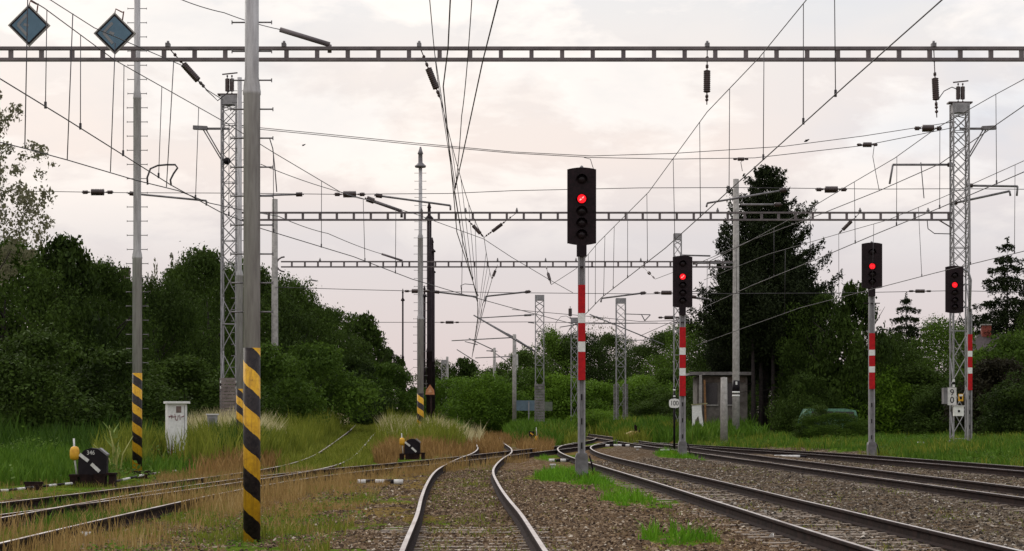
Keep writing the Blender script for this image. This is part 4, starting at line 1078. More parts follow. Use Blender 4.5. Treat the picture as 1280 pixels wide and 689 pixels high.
def crown_mesh(name, seed, n_lobes, n_leaves, size, material, low=.0, shape=1.0, lobe=(.13,.24), spiky=0, hollow=.55):
    """unit crown: height 0..1, radius about .5"""
    r = np.random.default_rng(seed)
    cs = []; rad_ = []
    while len(cs) < n_lobes:
        z = r.uniform(low,1); k = (z-low)/(1-low)
        prof = (math.sin(PI*min(1,.12+.88*k)**.8))**.6*shape if spiky==0 else (1-.75*k)
        a = r.uniform(0,2*PI); q = math.sqrt(r.uniform(.12,1))*.5*max(.12,prof)
        R = r.uniform(*lobe)*(1.15-.45*k)
        cs.append((q*math.cos(a),q*math.sin(a),min(z,1-R*.6))); rad_.append(R)
    cs = np.array(cs); rad_ = np.array(rad_)
    w = rad_**2; i = r.choice(n_lobes, n_leaves, p=w/w.sum())
    d = unit(r.normal(size=(n_leaves,3))+np.array([0,0,.35]))
    rr = rad_[i]*(hollow+(1-hollow)*r.uniform(0,1,n_leaves)**.5)*(1+.35*(r.uniform(0,1,n_leaves)**6))
    p = cs[i]+d*rr[:,None]*np.array([1,1,.8])
    sh = (r.uniform(0,1,n_leaves)<.06)&(d[:,2]>.2); p[sh] += d[sh]*(rad_[i][sh]*r.uniform(.05,.45,sh.sum()))[:,None]
    lob = r.uniform(0,1,n_lobes)[i]
    nrm = unit(d+r.normal(size=d.shape)*.8)
    v,rn = leaves_mesh(p,nrm,size,np.clip(.35*lob+.65*r.uniform(0,1,n_leaves),0,1),name,material,.55,seed)
    return raw_leaf_mesh(name,v,rn,material)
def spruce_mesh(name, seed, whorls, n_per, size, material, low=.06, droop=.35, irregular=.3, power=.85, long_=.1, up=0.):
    r = np.random.default_rng(seed); P_=[];N_=[];S_=[]
    for k in range(whorls):
        t = (k+.5*r.uniform())/whorls; z = low+(1-low)*t
        R0 = .5*((1-t)**power)*(.62+.38*min(1,t/.14))+.014
        nb = int(6+6*(1-t))
        sect = r.uniform(0,2*PI)
        for bnum in range(nb):
            a = sect+2*PI*bnum/nb+r.uniform(-.3,.3); R = R0*(1-irregular*r.uniform())*(1.0 if r.uniform()>long_ else 1.33)
            n = max(10,int(n_per*R/.5)); u = r.uniform(.1,1,n)**.75
            x = u*R; zz = z - droop*R*u + .5*droop*R*u**3 + .03*(1-t) + up*R*u**2.5
            wid = .085*(1-u*.7)*R/.3+.008
            off = r.normal(size=n)*wid*.55
            px = np.cos(a)*x - np.sin(a)*off; py = np.sin(a)*x+np.cos(a)*off
            pz = zz - np.abs(r.normal(size=n))*.018*(1+1.2*(1-t))
            P_.append(np.stack([px,py,pz],1)); N_.append(unit(np.stack([r.normal(size=n)*.7,r.normal(size=n)*.7,np.ones(n)*.8],1))); S_.append(np.full(n,size))
    # leader
    n = 40; zt = r.uniform(.93,1.0,n); P_.append(np.stack([r.normal(size=n)*.006,r.normal(size=n)*.006,zt],1)); N_.append(unit(r.normal(size=(n,3)))); S_.append(np.full(n,size*.8))
    p=np.concatenate(P_); nn=np.concatenate(N_); sz=np.concatenate(S_)
    v,rn = leaves_mesh(p,nn,sz,r.uniform(0,1,len(p)),name,material,.34,seed)
    return raw_leaf_mesh(name,v,rn,material)
def poplar_mesh(name, seed, material):
    r = np.random.default_rng(seed); P_=[]
    for k in range(16):
        a = r.uniform(0,2*PI); q = r.uniform(.05,.42); z1 = r.uniform(.72,1)*(1-.35*(q/.42)**2); n = 230; u = r.uniform(.25,1,n)
        bx = q*np.cos(a)*u**.7; by = q*np.sin(a)*u**.7
        P_.append(np.stack([bx+r.normal(size=n)*.05*(1.2-u),by+r.normal(size=n)*.05*(1.2-u),u*z1],1))
    p=np.concatenate(P_); v,rn = leaves_mesh(p,unit(r.normal(size=p.shape)),.016,r.uniform(0,1,len(p)),name,material,.5,seed)
    return raw_leaf_mesh(name,v,rn,material)
def trunk_mesh(name, seed, limbs=7, h=.75, r0=.03, conifer=False):
    r = random.Random(seed); m = MB()
    if conifer:
        m.tube([(0,0,-.03),(0,0,.4),(0,0,.97)],[r0,r0*.65,r0*.06],8)
    else:
        pts = [(0,0,-.03),(r.uniform(-.02,.02),r.uniform(-.02,.02),.25),(r.uniform(-.04,.04),r.uniform(-.04,.04),.5),(r.uniform(-.05,.05),0,h)]
        m.tube(pts,[r0,r0*.75,r0*.5,r0*.15],8)
        for k in range(limbs):
            z = r.uniform(.2,.6); a = r.uniform(0,2*PI); L = r.uniform(.2,.4)
            m.tube([(0,0,z),(math.cos(a)*L*.5,math.sin(a)*L*.5,z+L*.45),(math.cos(a)*L,math.sin(a)*L,z+L*.9)],[r0*.4,r0*.22,r0*.05],5)
    o = m.build(name,barkm,loc=(0,0,0)); me = o.data; bpy.data.objects.remove(o); return me
CR = {}
def crown(key):
    if key in CR: return CR[key]
    k,seed = key[:-1], int(key[-1])
    mk = {'D':leafD,'M':leafM,'B':leafB,'R':leafR}
    if k in mk: me = crown_mesh('crown',seed+11*ord(k[0]),70,40000,.0112,mk[k],lobe=(.10,.24),shape=1.15,hollow=.35)
    elif k in ('bD','bM','bB','bR'): me = crown_mesh('crown',seed+5*ord(k[1]),55,22000,.0185,mk[k[1]],shape=1.2,lobe=(.12,.28),hollow=.3)
    elif k == 'A': me = crown_mesh('crown',seed+3,75,17000,.02,leafD,spiky=0,lobe=(.09,.18),hollow=.2,shape=1.1)
    elif k == 'S': me = spruce_mesh('crown',seed,36,620,.0115,leafS,droop=.2,power=.51,irregular=.5,long_=.22,up=.30)
    elif k == 'T': me = spruce_mesh('crown',seed+20,15,330,.015,leafS,low=.04,droop=.5,irregular=.3,power=.75,long_=.15)
    elif k == 'P': me = poplar_mesh('crown',seed,leafG)
    elif k == 'W': me = crown_mesh('crown',seed,30,1600,.012,leafG,lobe=(.1,.2),hollow=.1)
    elif k == 'O': me = crown_mesh('crown',seed+50,230,13500,.0115,leafG,shape=1.3,lobe=(.03,.08),hollow=.05)
    CR[key] = me; return me
TRK = {}
def tree(px, s, top, wpx, key, label, name=None, low=.05, dy=0, group=None, cat='tree', deep=None):
    x = (px-640)/s; y = F/s+dy; z0 = gz(x,y)
    H = EYE+(HOR-top)/(F/y) - z0
    kind = key[:-1]; con = kind in ('S','T')
    nm = name or ('spruce_tree' if con else 'bush' if kind[0]=='b' else 'leafy_tree')
    t = thing(nm,label,cat if nm!='bush' else 'bush',(x,y,z0),group or ('spruce trees' if con else 'bushes of the yard edge' if nm=='bush' else 'leafy trees around the yard'))
    me = crown(key); 
    c = bpy.data.objects.new('crown',me); C.objects.link(c); c.parent = t
    W = wpx/s
    rs = random.Random(int(px*7+top))
    c.location = (0,0,low*H); c.scale = (W*(1.22 if kind in 'DM' else 1.03),(deep or W*1.1),H*(1-low)); c.rotation_euler = (0,0,rs.uniform(0,6.28))
    if key[0] != 'b':
        q = ('c' if con else 't')+str(int(px)%3)
        if q not in TRK: TRK[q] = trunk_mesh('trunk',int(px),conifer=con,r0=.014 if con else .02)
        o = bpy.data.objects.new('trunk',TRK[q]); C.objects.link(o); o.parent = t; o.scale = (H,H,H*.97); o.rotation_euler = (0,0,rs.uniform(0,6.28))
    else:
        q = 'b'
        if q not in TRK: TRK[q] = trunk_mesh('stem',5,limbs=9,h=.7,r0=.015)
        o = bpy.data.objects.new('stem',TRK[q]); C.objects.link(o); o.parent = t; o.scale = (W*.8,W*.8,H*.8)
    return t
# left wood
tree(10,27,306,150,'D1','broad dark tree filling the left picture edge',low=.02)
tree(72,26,300,120,'A1','ragged-topped dark tree straight below the gap between the diamond signs',low=.02)
tree(128,25,332,110,'D2','dark tree left of the slim striped post, under the dark square post',low=.02)
tree(196,23.5,352,110,'D3','lower dark tree before the pale poplars',low=.02)
tree(258,22,318,125,'D1','tall round tree behind the left lattice mast',low=.02)
tree(322,20.5,336,120,'D2','dark rounded tree behind the thick striped lamp post',low=.02)
tree(370,19,356,105,'D3','round topped tree right of the left concrete gantry pole',low=.02)
tree(414,18,388,80,'D2','smaller dark tree on the slope of the left wood outline',low=.02)
tree(452,17,394,84,'A2','dark ragged tree with finger-like shoots at the right end of the left wood',low=.02)
tree(486,16,438,52,'A1','low ragged dark tree left of the thin pointed lamp post',low=.02)
tree(38,22,318,130,'M1','broad green-topped tree second from the left picture edge',low=.0)
tree(105,21,330,120,'D3','dark round tree filling the wood left of the slim striped post',low=.0)
tree(165,20,366,110,'M2','lower green tree right beside the slim striped post',low=.0)
tree(228,19,338,120,'D1','dark tree below the right pale poplar',low=.0)
tree(292,18,338,120,'M1','green tree behind the left lattice mast foot',low=.0)
tree(345,17,352,110,'D3','dark tree filling the wood behind the left concrete gantry pole',low=.0)
tree(392,16,384,90,'D1','dark tree in the falling slope of the left wood',low=.0)
tree(186,14,296,58,'P1','pale thin poplar just right of the slim striped post','poplar_tree',group='pale poplars')
tree(226,14.5,293,66,'P2','pale thin poplar, the right one of the pair over the wood','poplar_tree',group='pale poplars')
tree(40,31,418,190,'bD1','wide dark bush at the left edge behind the green grass',low=0,deep=4)
tree(140,30,440,150,'bD2','dark bush behind the yellow-weighted lantern and slim post',low=0,deep=4)
tree(228,28,450,130,'bD1','dark bush behind the white cabinet',low=0,deep=4)
tree(330,25.5,432,120,'bM2','green bush between the thick lamp post and the concrete gantry pole',low=0,deep=4)
tree(392,22.5,432,120,'bM1','bright-sided green bush right of the left gantry pole',low=0,deep=4)
tree(440,19.5,446,100,'bD2','dark bush at the end of the overgrown track',low=0,deep=4)
tree(484,18,456,90,'bM2','round green bush left of the tall bell lamp post',low=0,deep=4)
t = tree(-58,44,92,192,'O1','pale-leaved tree reaching into the top left corner of the sky',low=.50)
for c_ in t.children:
    if c_.name.startswith('trunk'): c_.scale = (c_.scale[0]*.45,c_.scale[1]*.45,c_.scale[2]*.9)
# far centre
for px,s,top,w,key,lab in (
 (548,11,452,60,'D3','far tree just right of the dark lamp posts'),
 (578,11,449,60,'A2','far dark tree behind the small distant lattice mast'),
 (615,11.5,462,70,'M1','far green tree left of the pole standing alone'),
 (652,11.5,442,80,'D1','far tree behind the pole with bracket tubes'),
 (688,11,413,80,'M2','far tree behind the left grey lattice mast'),
 (724,11,418,80,'D3','far dark tree directly behind the tall red signal'),
 (762,10.5,420,70,'D1','far dark tree left of the mast between the signals'),
 (748,10,396,80,'W1','nearly bare pale twiggy tree above the far wood'),
 (798,11,434,80,'D2','far tree between the two nearest red signals'),
 (832,11.5,418,80,'D1','far tree left of the second red signal'),
 (866,12,404,84,'M1','far tall tree between the second signal and the spruce'),
 (905,13,396,80,'D2','dark tree behind the hut and the spruce')):
    tree(px,s,top,w,key,lab,low=.0)
for px,s,top,w,key,lab,dp in (
 (572,14,474,90,'bB1','bright green bush behind the distant mast pair',6),
 (612,14.5,468,90,'bB2','green bush mass behind the lonely pole',6),
 (655,14,462,80,'bM1','green bush behind the blue board',6),
 (697,14,470,70,'bB1','green bush right of the blue board',6),
 (742,14,478,95,'bB1','bright green bush right behind the tall signal post',5),
 (745,15,512,60,'bB2','low bright bush on the bank right of the tall signal post',3),
 (800,13.5,470,100,'bB2','green bush on the bank between the two nearest signals',6),
 (832,15,492,70,'bD2','dark rounded bush left of the plate reading 100',4),
 (842,14,462,80,'bM1','green bush above the plate reading 100',5),
 (855,20,520,40,'bD1','low dark bush left of the hut boards',2)):
    tree(px,s,top,w,key,lab,low=0,deep=dp)
# right side
tree(957,20.4,206,176,'S1','huge dark spruce, tallest tree, right of the concrete gantry pole',low=.23)
tree(992,20,318,116,'S2','dark spruce leaning out right of the tallest spruce',low=.2,dy=1)
tree(922,19.6,320,90,'S3','spruce crown left of the tallest spruce, behind the pole',low=.22,dy=1.5)
tree(932,16.5,436,110,'D1','dark leafy tree closing the gap behind the hut and bare trunks',low=.0)
random.seed(11)
for i,(px,top,lab) in enumerate(((941,420,'bare dark trunk nearest the hut'),(952,420,'second bare trunk from the hut under the spruces'),(966,420,'bare trunk in the middle under the spruces'),(979,430,'reddish bare trunk under the spruces'),(992,430,'slim bare trunk under the right side of the spruces'),(1003,440,'bare trunk farthest right under the spruces'))):
    s = 20.7; x = (px-640)/s; y = F/s+.7*(i%2); z = gz(x,y)
    m = MB(); m.tube([(x,y,z-.2),(x+.05,y,z+1.6),(x+random.uniform(-.1,.1),y,EYE+(HOR-top)/s)],[random.uniform(.13,.24),.15,.08],9)
    for k in range(6):
        a = random.uniform(0,6.28); zz = z+random.uniform(1.4,3.6); m.tube([(x,y,zz),(x+math.cos(a)*.8,y+math.sin(a)*.8,zz-.15)],[.03,.008],4)
    tag(m.build('bare_trunk',barkm,loc=(x,y,z)),lab,'tree trunk','bare trunks under the spruces')
tree(1028,21,372,90,'D1','dark leafy tree touching the right side of the tallest spruce',low=.04)
tree(1066,21.5,356,84,'A2','ragged dark tree left of the shorter-headed signal',low=.04)
tree(1108,19.5,418,90,'D3','dark leafy tree behind the shorter-headed signal mast',low=.04)
tree(1133,16.5,366,125,'T1','small pointed spruce between the two right signals',low=.1)
tree(1176,18.5,400,100,'M2','leafy tree left of the right lattice mast',low=.04)
tree(1222,19,440,90,'D2','dark leafy tree right of the right lattice mast',low=.04)
tree(1259,15.5,296,150,'T2','tall tiered spruce beside the house chimney',low=.2)
tree(1285,15,330,80,'T1','spruce cut off by the right picture edge',low=.15)
tree(1300,20,380,70,'D1','dark leafy tree at the right picture edge',low=.04)
for px,s,top,w,key,lab,dp in (
 (1046,20.5,462,100,'bM1','green bush hanging over the pale green van',3),
 (1021,24.3,508,62,'bD2','dark bush at the left end of the van',1.6),
 (1044,24.6,517,74,'bM2','low green bush in front of the van',1.0),
 (1100,21.5,455,90,'bB2','bright green bush right of the shorter-headed signal mast',4),
 (1070,20,440,70,'bM2','green bush behind the shorter-headed signal',3),
 (1150,21.5,460,110,'bD1','dark bush between the two right signals',4),
 (1195,22.5,470,90,'bD2','dark bush behind the 90 plate',4),
 (1248,24,452,110,'bR1','dark red-leaved bush right of the right lattice mast',4),
 (1290,25,462,90,'bD2','dark green bush at the right picture edge',4),
 (1266,22,419,120,'bM1','green bush below the house roof',4),
 (1010,22,470,70,'bD2','dark bush filling the gap right of the spruce trunks',3)):
    tree(px,s,top,w,key,lab,low=0,deep=dp)

# ------------------------------------------------------------------ grass and stones (nobody could count them)
def blade_mat(name, lo, hi, tip=None, trans=.2):
    t = NT(name); r = t.attr('rnd'); col = t.ramp(r,[(.0,lo),(.7,hi),(1,tip or hi)])
    t.set(col,.7,0,.1)
    tr = t.n('ShaderNodeBsdfTranslucent'); t.l(col,tr.inputs['Color']); mx = t.n('ShaderNodeMixShader'); mx.inputs[0].default_value = trans
    t.l(t.b.outputs[0],mx.inputs[1]); t.l(tr.outputs[0],mx.inputs[2]); t.l(mx.outputs[0],t.out.inputs['Surface']); return t.m
CLEAR = [(-3.46,27.66,.34,3.2,.25,.05),(-10.2,56.5,.5,8,.3,.07),(-9.4,46.6,.95,9,.4),(-3.3,75,.8,9,.4),(.8,120,1.0,10,.5),(-3.5,80.5,.0,0,0),(-10.7,64,.45,3,.3)]
def blades(name, label, X, D, h, w, m_, lean=.5, seed=1, tuft=None):
    k = np.ones(len(X),bool)
    for x,d,rx,f,b,*th in CLEAR: k &= ~((np.abs(X-x*D/d)<rx)&(D>d-f)&(D<d+b)&(h>(th[0] if th else .16)))
    X,D,h,w = X[k],D[k],h[k],w[k]
    h = h*(.35+1.35*fbm(X*1.1,D*.5,seed+60,3))
    r = np.random.default_rng(seed); n = len(X)
    Z = ground_z(X,D)-.02
    a = r.uniform(0,2*PI,n); b = r.uniform(0,2*PI,n); L = h*lean*r.uniform(.1,1,n)
    dx,dy = np.cos(b)*L, np.sin(b)*L; wx,wy = np.cos(a)*w/2, np.sin(a)*w/2*.6
    z0 = np.zeros(n)
    v = np.stack([np.stack([X-wx,D-wy,Z],1),np.stack([X+wx,D+wy,Z],1),
        np.stack([X+dx*.35-wx*.8,D+dy*.35-wy*.8,Z+h*.58],1),np.stack([X+dx*.35+wx*.8,D+dy*.35+wy*.8,Z+h*.58],1),
        np.stack([X+dx,D+dy,Z+h],1)],1).reshape(-1,3)
    base = np.arange(n)*5
    idx = np.stack([base,base+1,base+3,base+2,base+2,base+3,base+4],1).ravel()
    rn = np.clip(fbm(X*1.5,D*.8,seed+40,2)*.5+r.uniform(0,1,n)*.5,0,1)
    o = mesh_np(name,v,np.tile([4,3],n),idx,m_,{'rnd':np.repeat(rn,5)})
    return tag(o,label,'grass',kind='stuff')
r = np.random.default_rng(5)
def scatter(n, x0, x1, d0, d1, fn):
    """points spread evenly as seen from the yard, kept with probability fn"""
    D = d0*(d1/d0)**r.uniform(0,1,n); k = D/d1
    X = r.uniform(x0,x1,n); 
    keep = r.uniform(0,1,n) < fn(X,D); return X[keep],D[keep]
def off_rail(X,D):
    q,_ = track_near(X,D); a = np.abs(q-.753); return (a > .07)
GR = blade_mat('fresh grass',(.022,.055,.006),(.080,.155,.014),(.17,.22,.04))
GB = blade_mat('bright tuft grass',(.035,.10,.006),(.11,.25,.012),(.20,.32,.03))
GY = blade_mat('yellow green grass',(.06,.085,.010),(.18,.20,.025),(.28,.26,.06))
DR = blade_mat('dry straw',(.15,.088,.028),(.34,.225,.085),(.5,.39,.2))
RU = blade_mat('rusty weeds',(.10,.055,.02),(.28,.165,.06),(.40,.28,.11))
PA = blade_mat('pale feathery grass',(.24,.21,.08),(.52,.46,.27),(.72,.66,.46),.3)
WD = blade_mat('dark weeds',(.012,.030,.004),(.042,.085,.010),(.075,.13,.018))
def vegf(X,D): return veg(X,D)[0]
def dryf(X,D): return sstep(.38,.6,veg(X,D)[2])
# green verges on both sides
X,D = scatter(190000,-34,-5,40,110,lambda X,D: vegf(X,D)*sstep(2.4,3.4,trk('E',D)[0]-X+fbm(X*.8,D*.4,3)-.5)*(D>47)*.95)
blades('fresh_grass','fresh green grass left of the yard below the dark wood',X,D,r.uniform(.15,.55,len(X)),r.uniform(.02,.05,len(X)),GR,.6,2)
X,D = scatter(60000,-34,-8,60,112,lambda X,D: sstep(.45,.6,fbm(X*.3,D*.12,61))*(X < trk('E',D)[0]-2.2-0*D)*sstep(58,72,D-(X+9)*0))
blades('dark_weeds','tall dark weeds at the foot of the left wood',X,D,r.uniform(.4,1.1,len(X)),r.uniform(.03,.08,len(X)),WD,.5,3)
X,D = scatter(140000,7,40,52,140,lambda X,D: ((X>trk('R3',D)[0]+1.5+.8*fbm(X*.4,D*.3,5)) | ((D>103)&(X>trk('R2',D)[0]+2.3)))*1.)
blades('fresh_grass','green verge grass along the farthest right track',X,D,r.uniform(.06,.36,len(X)),r.uniform(.02,.055,len(X)),GR,.7,4)
X,D = scatter(60000,7,40,52,140,lambda X,D: ((X>trk('R3',D)[0]+1.5) | ((D>103)&(X>trk('R2',D)[0]+2.3)))*sstep(.48,.62,fbm(X*.5,D*.2,71)))
blades('yellow_grass','yellow-green taller grass of the right verge',X,D,r.uniform(.08,.42,len(X)),r.uniform(.02,.05,len(X)),GY,.6,5)
# bright tufts in the ballast
X,D = scatter(170000,.2,7.5,22,90,lambda X,D: sstep(.35,.9,vegf(X,D))*sstep(.3,.55,fbm(X*2.5,D*1.1,79,2))*(X>.6)*(track_near(X,D)[0]>1.3)*(np.abs(X-trk('C',D)[0])>1.35))
blades('grass_tuft','bright green grass tufts growing in the ballast between the tracks',X,D,r.uniform(.02,1,len(X))**1.6*.26*np.clip(vegf(X,D),.25,1)+.03,r.uniform(.012,.026,len(X)),GB,.9,6)
# near left: dry and green mixed
nl = lambda X,D: (X < trk('C',D)[0]-1.7)*off_rail(X,D)*(1-.0*X)
X,D = scatter(120000,-12,-1.5,21,62,lambda X,D: nl(X,D)*sstep(.30,.62,vegf(X,D))*(1-.75*dryf(X,D))*sstep(.44,.6,fbm(X*1.1,D*.5,81)))
blades('yellow_grass','yellow-green grass in the left foreground',X,D,r.uniform(.04,.17,len(X)),r.uniform(.008,.018,len(X)),GY,.7,7)
X,D = scatter(130000,-12,-1.3,21,66,lambda X,D: nl(X,D)*(.15+.85*dryf(X,D))*sstep(.47,.62,fbm(X*1.3,D*.6,91)))
blades('dry_grass','dry straw grass in the left foreground and along the rails',X,D,r.uniform(.05,.24,len(X)),r.uniform(.006,.014,len(X)),DR,.8,8)
# broad leaved weeds
def weeds(name, label, X, D, hmax, size, m_, seed):
    rr = np.random.default_rng(seed); n = len(X); Z = ground_z(X,D)+rr.uniform(.02,1,n)**.7*hmax*(.3+1.3*fbm(X*.9,D*.45,seed+5,2))
    v,rn = leaves_mesh(np.stack([X,D,Z],1),unit(np.stack([rr.normal(size=n)*.6,rr.normal(size=n)*.6-.3,np.ones(n)],1)),size,rr.uniform(0,1,n),name,m_,.6,seed)
    o = mesh_np(name,v,np.full(n,4),np.arange(len(v)),m_,{'rnd':rn}); return tag(o,label,'weeds',kind='stuff')
X,D = scatter(52000,-32,-7,44,110,lambda X,D: (X<trk('E',D)[0]-2.6)*sstep(.47,.6,fbm(X*.55,D*.22,161)))
weeds('broad_weeds','broad-leaved green weeds among the grass of the left bank',X,D,.5,.055,leafM,31)
X,D = scatter(45000,7,40,54,140,lambda X,D: ((X>trk('R3',D)[0]+1.8)|((D>103)&(X>trk('R2',D)[0]+2.6)))*sstep(.5,.62,fbm(X*.5,D*.2,171)))
weeds('broad_weeds','broad-leaved weeds in the grass of the right verge',X,D,.35,.05,leafM,32)
X,D = scatter(16000,-8,-1.8,22,64,lambda X,D: off_rail(X,D)*(X<trk('C',D)[0]-1.6)*sstep(.5,.62,fbm(X*.9,D*.4,181)))
weeds('broad_weeds','low broad-leaved weeds in the left foreground grass',X,D,.10,.022,leafB,33)
# tall straw standing against the left rails
def along(k, d0, d1, off0, off1, n):
    D = r.uniform(d0,d1,n); x,_ = trk(k,D); return x+r.uniform(off0,off1,n), D
A = [along('D',22,46,.82,1.9,5000),along('D',22,44,-.7,.7,2500),along('E',26,56,-.7,.7,2500),along('D',46,75,.85,1.8,5000)]
X = np.concatenate([a[0] for a in A]); D = np.concatenate([a[1] for a in A]); k = r.uniform(0,1,len(X)) < sstep(.35,.65,fbm(X*.9,D*.7,101)); X,D = X[k],D[k]
blades('dry_stalks','tall dry stalks standing against the left rails',X,D,r.uniform(.12,.5,len(X)),r.uniform(.006,.014,len(X)),DR,.45,9)
A = [along('D',22,44,-.7,.75,6000),along('D',22,40,-2.0,-.8,2500),along('E',28,50,-.7,.7,5000)]
X = np.concatenate([a[0] for a in A]); D = np.concatenate([a[1] for a in A]); k = off_rail(X,D)&(r.uniform(0,1,len(X)) < sstep(.38,.6,fbm(X*.8,D*.4,111))); X,D = X[k],D[k]
blades('fresh_grass','green grass growing between the rails of the left turnout',X,D,r.uniform(.06,.26,len(X)),r.uniform(.012,.022,len(X)),GR,.6,10)
# rusty weeds around the fork, pale feathery grass on the mounds
def blob(cx,cd,rx,rd,n):
    a = r.uniform(0,2*PI,n); q = np.sqrt(r.uniform(0,1,n)); return cx+rx*q*np.cos(a), cd+rd*q*np.sin(a)
def blobs(*bs):
    q = [blob(*b) for b in bs]; X = np.concatenate([a[0] for a in q]); D = np.concatenate([a[1] for a in q])
    k = off_rail(X,D) & (np.abs(X-trk('E',D)[0])>1.25) & (r.uniform(0,1,len(X)) < sstep(.3,.6,fbm(X*.8,D*.5,121)) ); return X[k],D[k]
X,D = blobs((-4.2,82,1.0,12,4500),(-2.9,100,1.2,22,5000),(-.6,135,3.0,26,6500),(1.2,112,1.0,20,4000),(-9.6,66,1.6,7,2600),(-3.6,72,1.0,6,4000),(-1.0,100,.6,10,2500),(-8.2,62,1.0,8,2000))
blades('rusty_weeds','rust-brown dry weeds around the overgrown fork in the middle',X,D,r.uniform(.2,.65,len(X)),r.uniform(.02,.05,len(X)),RU,.6,11)
X,D = blobs((-5.1,108,1.9,11,8000),(-3.5,120,1.8,14,5000),(-11.6,86,1.6,5,2500),(-11.2,83,2.0,6,6500),(-13.5,112,2.0,10,3500),(-10.5,128,1.6,8,3000),(-2.5,210,2.0,18,2500),(12.5,205,1.2,6,1200),(-12.2,100,1.2,8,2500))
blades('feathery_grass','tall pale feathery grass on the mound by the bell lamp and left masts',X,D,r.uniform(.35,1.15,len(X)),r.uniform(.02,.05,len(X)),PA,.6,12)
X,D = blobs((-10.5,75,2.2,9,9000),(-9.5,100,2.0,18,11000),(-6.3,122,1.6,18,6000),(-4.2,98,2.0,14,7000),(-4.8,110,2.0,12,3500),(-8,140,2.4,18,6000),(-11.3,66,1.5,7,5000),(-8.6,78,.9,10,4000),(-9.6,66,1.6,7,2500))
blades('yellow_grass','tall yellow-green grass beside the overgrown track and white cabinet',X,D,r.uniform(.4,1.15,len(X)),r.uniform(.02,.06,len(X)),GY,.45,13)
A = [along('E',58,150,-.68,.68,22000)]; X,D = A[0]; k = off_rail(X,D); X,D = X[k],D[k]
blades('yellow_grass','grass growing between the rails of the overgrown track',X,D,r.uniform(.08,.3,len(X)),r.uniform(.02,.04,len(X)),GY,.6,17)
A = [along('E',60,135,.82,1.5,5000),along('E',66,135,-1.5,-.82,4000)]; X = np.concatenate([a[0] for a in A]); D = np.concatenate([a[1] for a in A])
blades('yellow_grass','ragged grass leaning over both rails of the overgrown track',X,D,r.uniform(.12,.5,len(X)),r.uniform(.02,.04,len(X)),GY,.7,22)
A = along('C',20,75,-.62,.62,7000); k = r.uniform(0,1,7000) < sstep(.5,.62,fbm(A[0]*2,A[1]*.8,131)); X,D = A[0][k],A[1][k]
blades('dry_grass','small dry weeds in the ballast of the centre track',X,D,r.uniform(.03,.09,len(X)),r.uniform(.01,.02,len(X)),GY,.9,18)
X,D = scatter(120000,-7,14,112,260,lambda X,D: (track_near(X,D)[0]>1.5)*(X>-5)*.8)
blades('fresh_grass','grass of the far bank behind the junction',X,D,r.uniform(.3,.9,len(X)),r.uniform(.06,.14,len(X)),GR,.6,14)
X,D = blobs((9.8,170,3.0,20,6000),(5,185,2.5,20,4000),(9.5,132,3,10,5000),(3.0,130,1.5,16,2500),(12.2,180,3,14,4000))
blades('yellow_grass','yellow-green grass of the far bank',X,D,r.uniform(.3,.9,len(X)),r.uniform(.05,.11,len(X)),GY,.6,15)
# pair of tall reeds beside the lantern
t = thing('reed_plant','tall yellow-green reed plant standing right of the numbered lantern','plant',P(142,602,52))
c = P(143,602,52); m = MB()
for dx,top,lx in ((0,-1.35,-.12),(.06,1.3,-.2),(.1,1.1,.35),(.04,.9,-.55),(0,.7,.12),(.05,1.0,.05)):
    h = abs(top); m.tube([c+Vector((dx,0,-.05)),c+Vector((dx+lx*.3,0,h*.6)),c+Vector((dx+lx,0,h))],[.02,.018,.006],5)
m.build('stem',mat('reed stem',(.30,.30,.08),(.2,.2,.05),.6,8),t)
m = MB()
for k in range(14):
    a = random.uniform(-.5,.5); h = random.uniform(.3,1.2); q = c+Vector((random.uniform(-.1,.15),0,h)); e = q+Vector((a*.6,random.uniform(-.2,.2),.28)); n_ = Vector((.03,0,0))
    m.add([q-n_,q+n_,e],[(0,1,2)])
m.build('leaf',mat('reed leaf',(.22,.28,.06),(.12,.18,.03),.6,8),t)
X,D = scatter(60000,-3.0,12,20,70,lambda X,D: sstep(.45,.68,fbm(X*1.4,D*.6,141))*off_rail(X,D)*(1-.75*sstep(2.5,5,X)))
blades('straw_litter','short straw and dead weeds lying over the ballast',X,D,r.uniform(.015,.06,len(X)),r.uniform(.008,.016,len(X)),DR,2.2,19)
X,D = scatter(26000,-2.5,13,20,70,lambda X,D: sstep(.52,.66,fbm(X*1.8,D*.8,151))*off_rail(X,D))
blades('small_weeds','tiny green weeds sprouting here and there in the ballast',X,D,r.uniform(.02,.08,len(X)),r.uniform(.012,.022,len(X)),GY,1.2,20)
q = [(-3.46,27.95,.3,.2,150),(-9.4,46.3,.9,.5,500),(-10.6,64.3,.8,.5,500),(1.8,53,.4,.6,350),(6.5,80,.4,.6,250),(13.8,80,.5,.8,250),(11.05,108,.5,1,200)]
q = [blob(*b) for b in q]; X = np.concatenate([a[0] for a in q]); D = np.concatenate([a[1] for a in q])
blades('base_tufts','unmown grass tufts around the feet of posts and cabinets',X,D,r.uniform(.06,.3,len(X)),r.uniform(.010,.02,len(X)),GY,.5,21)
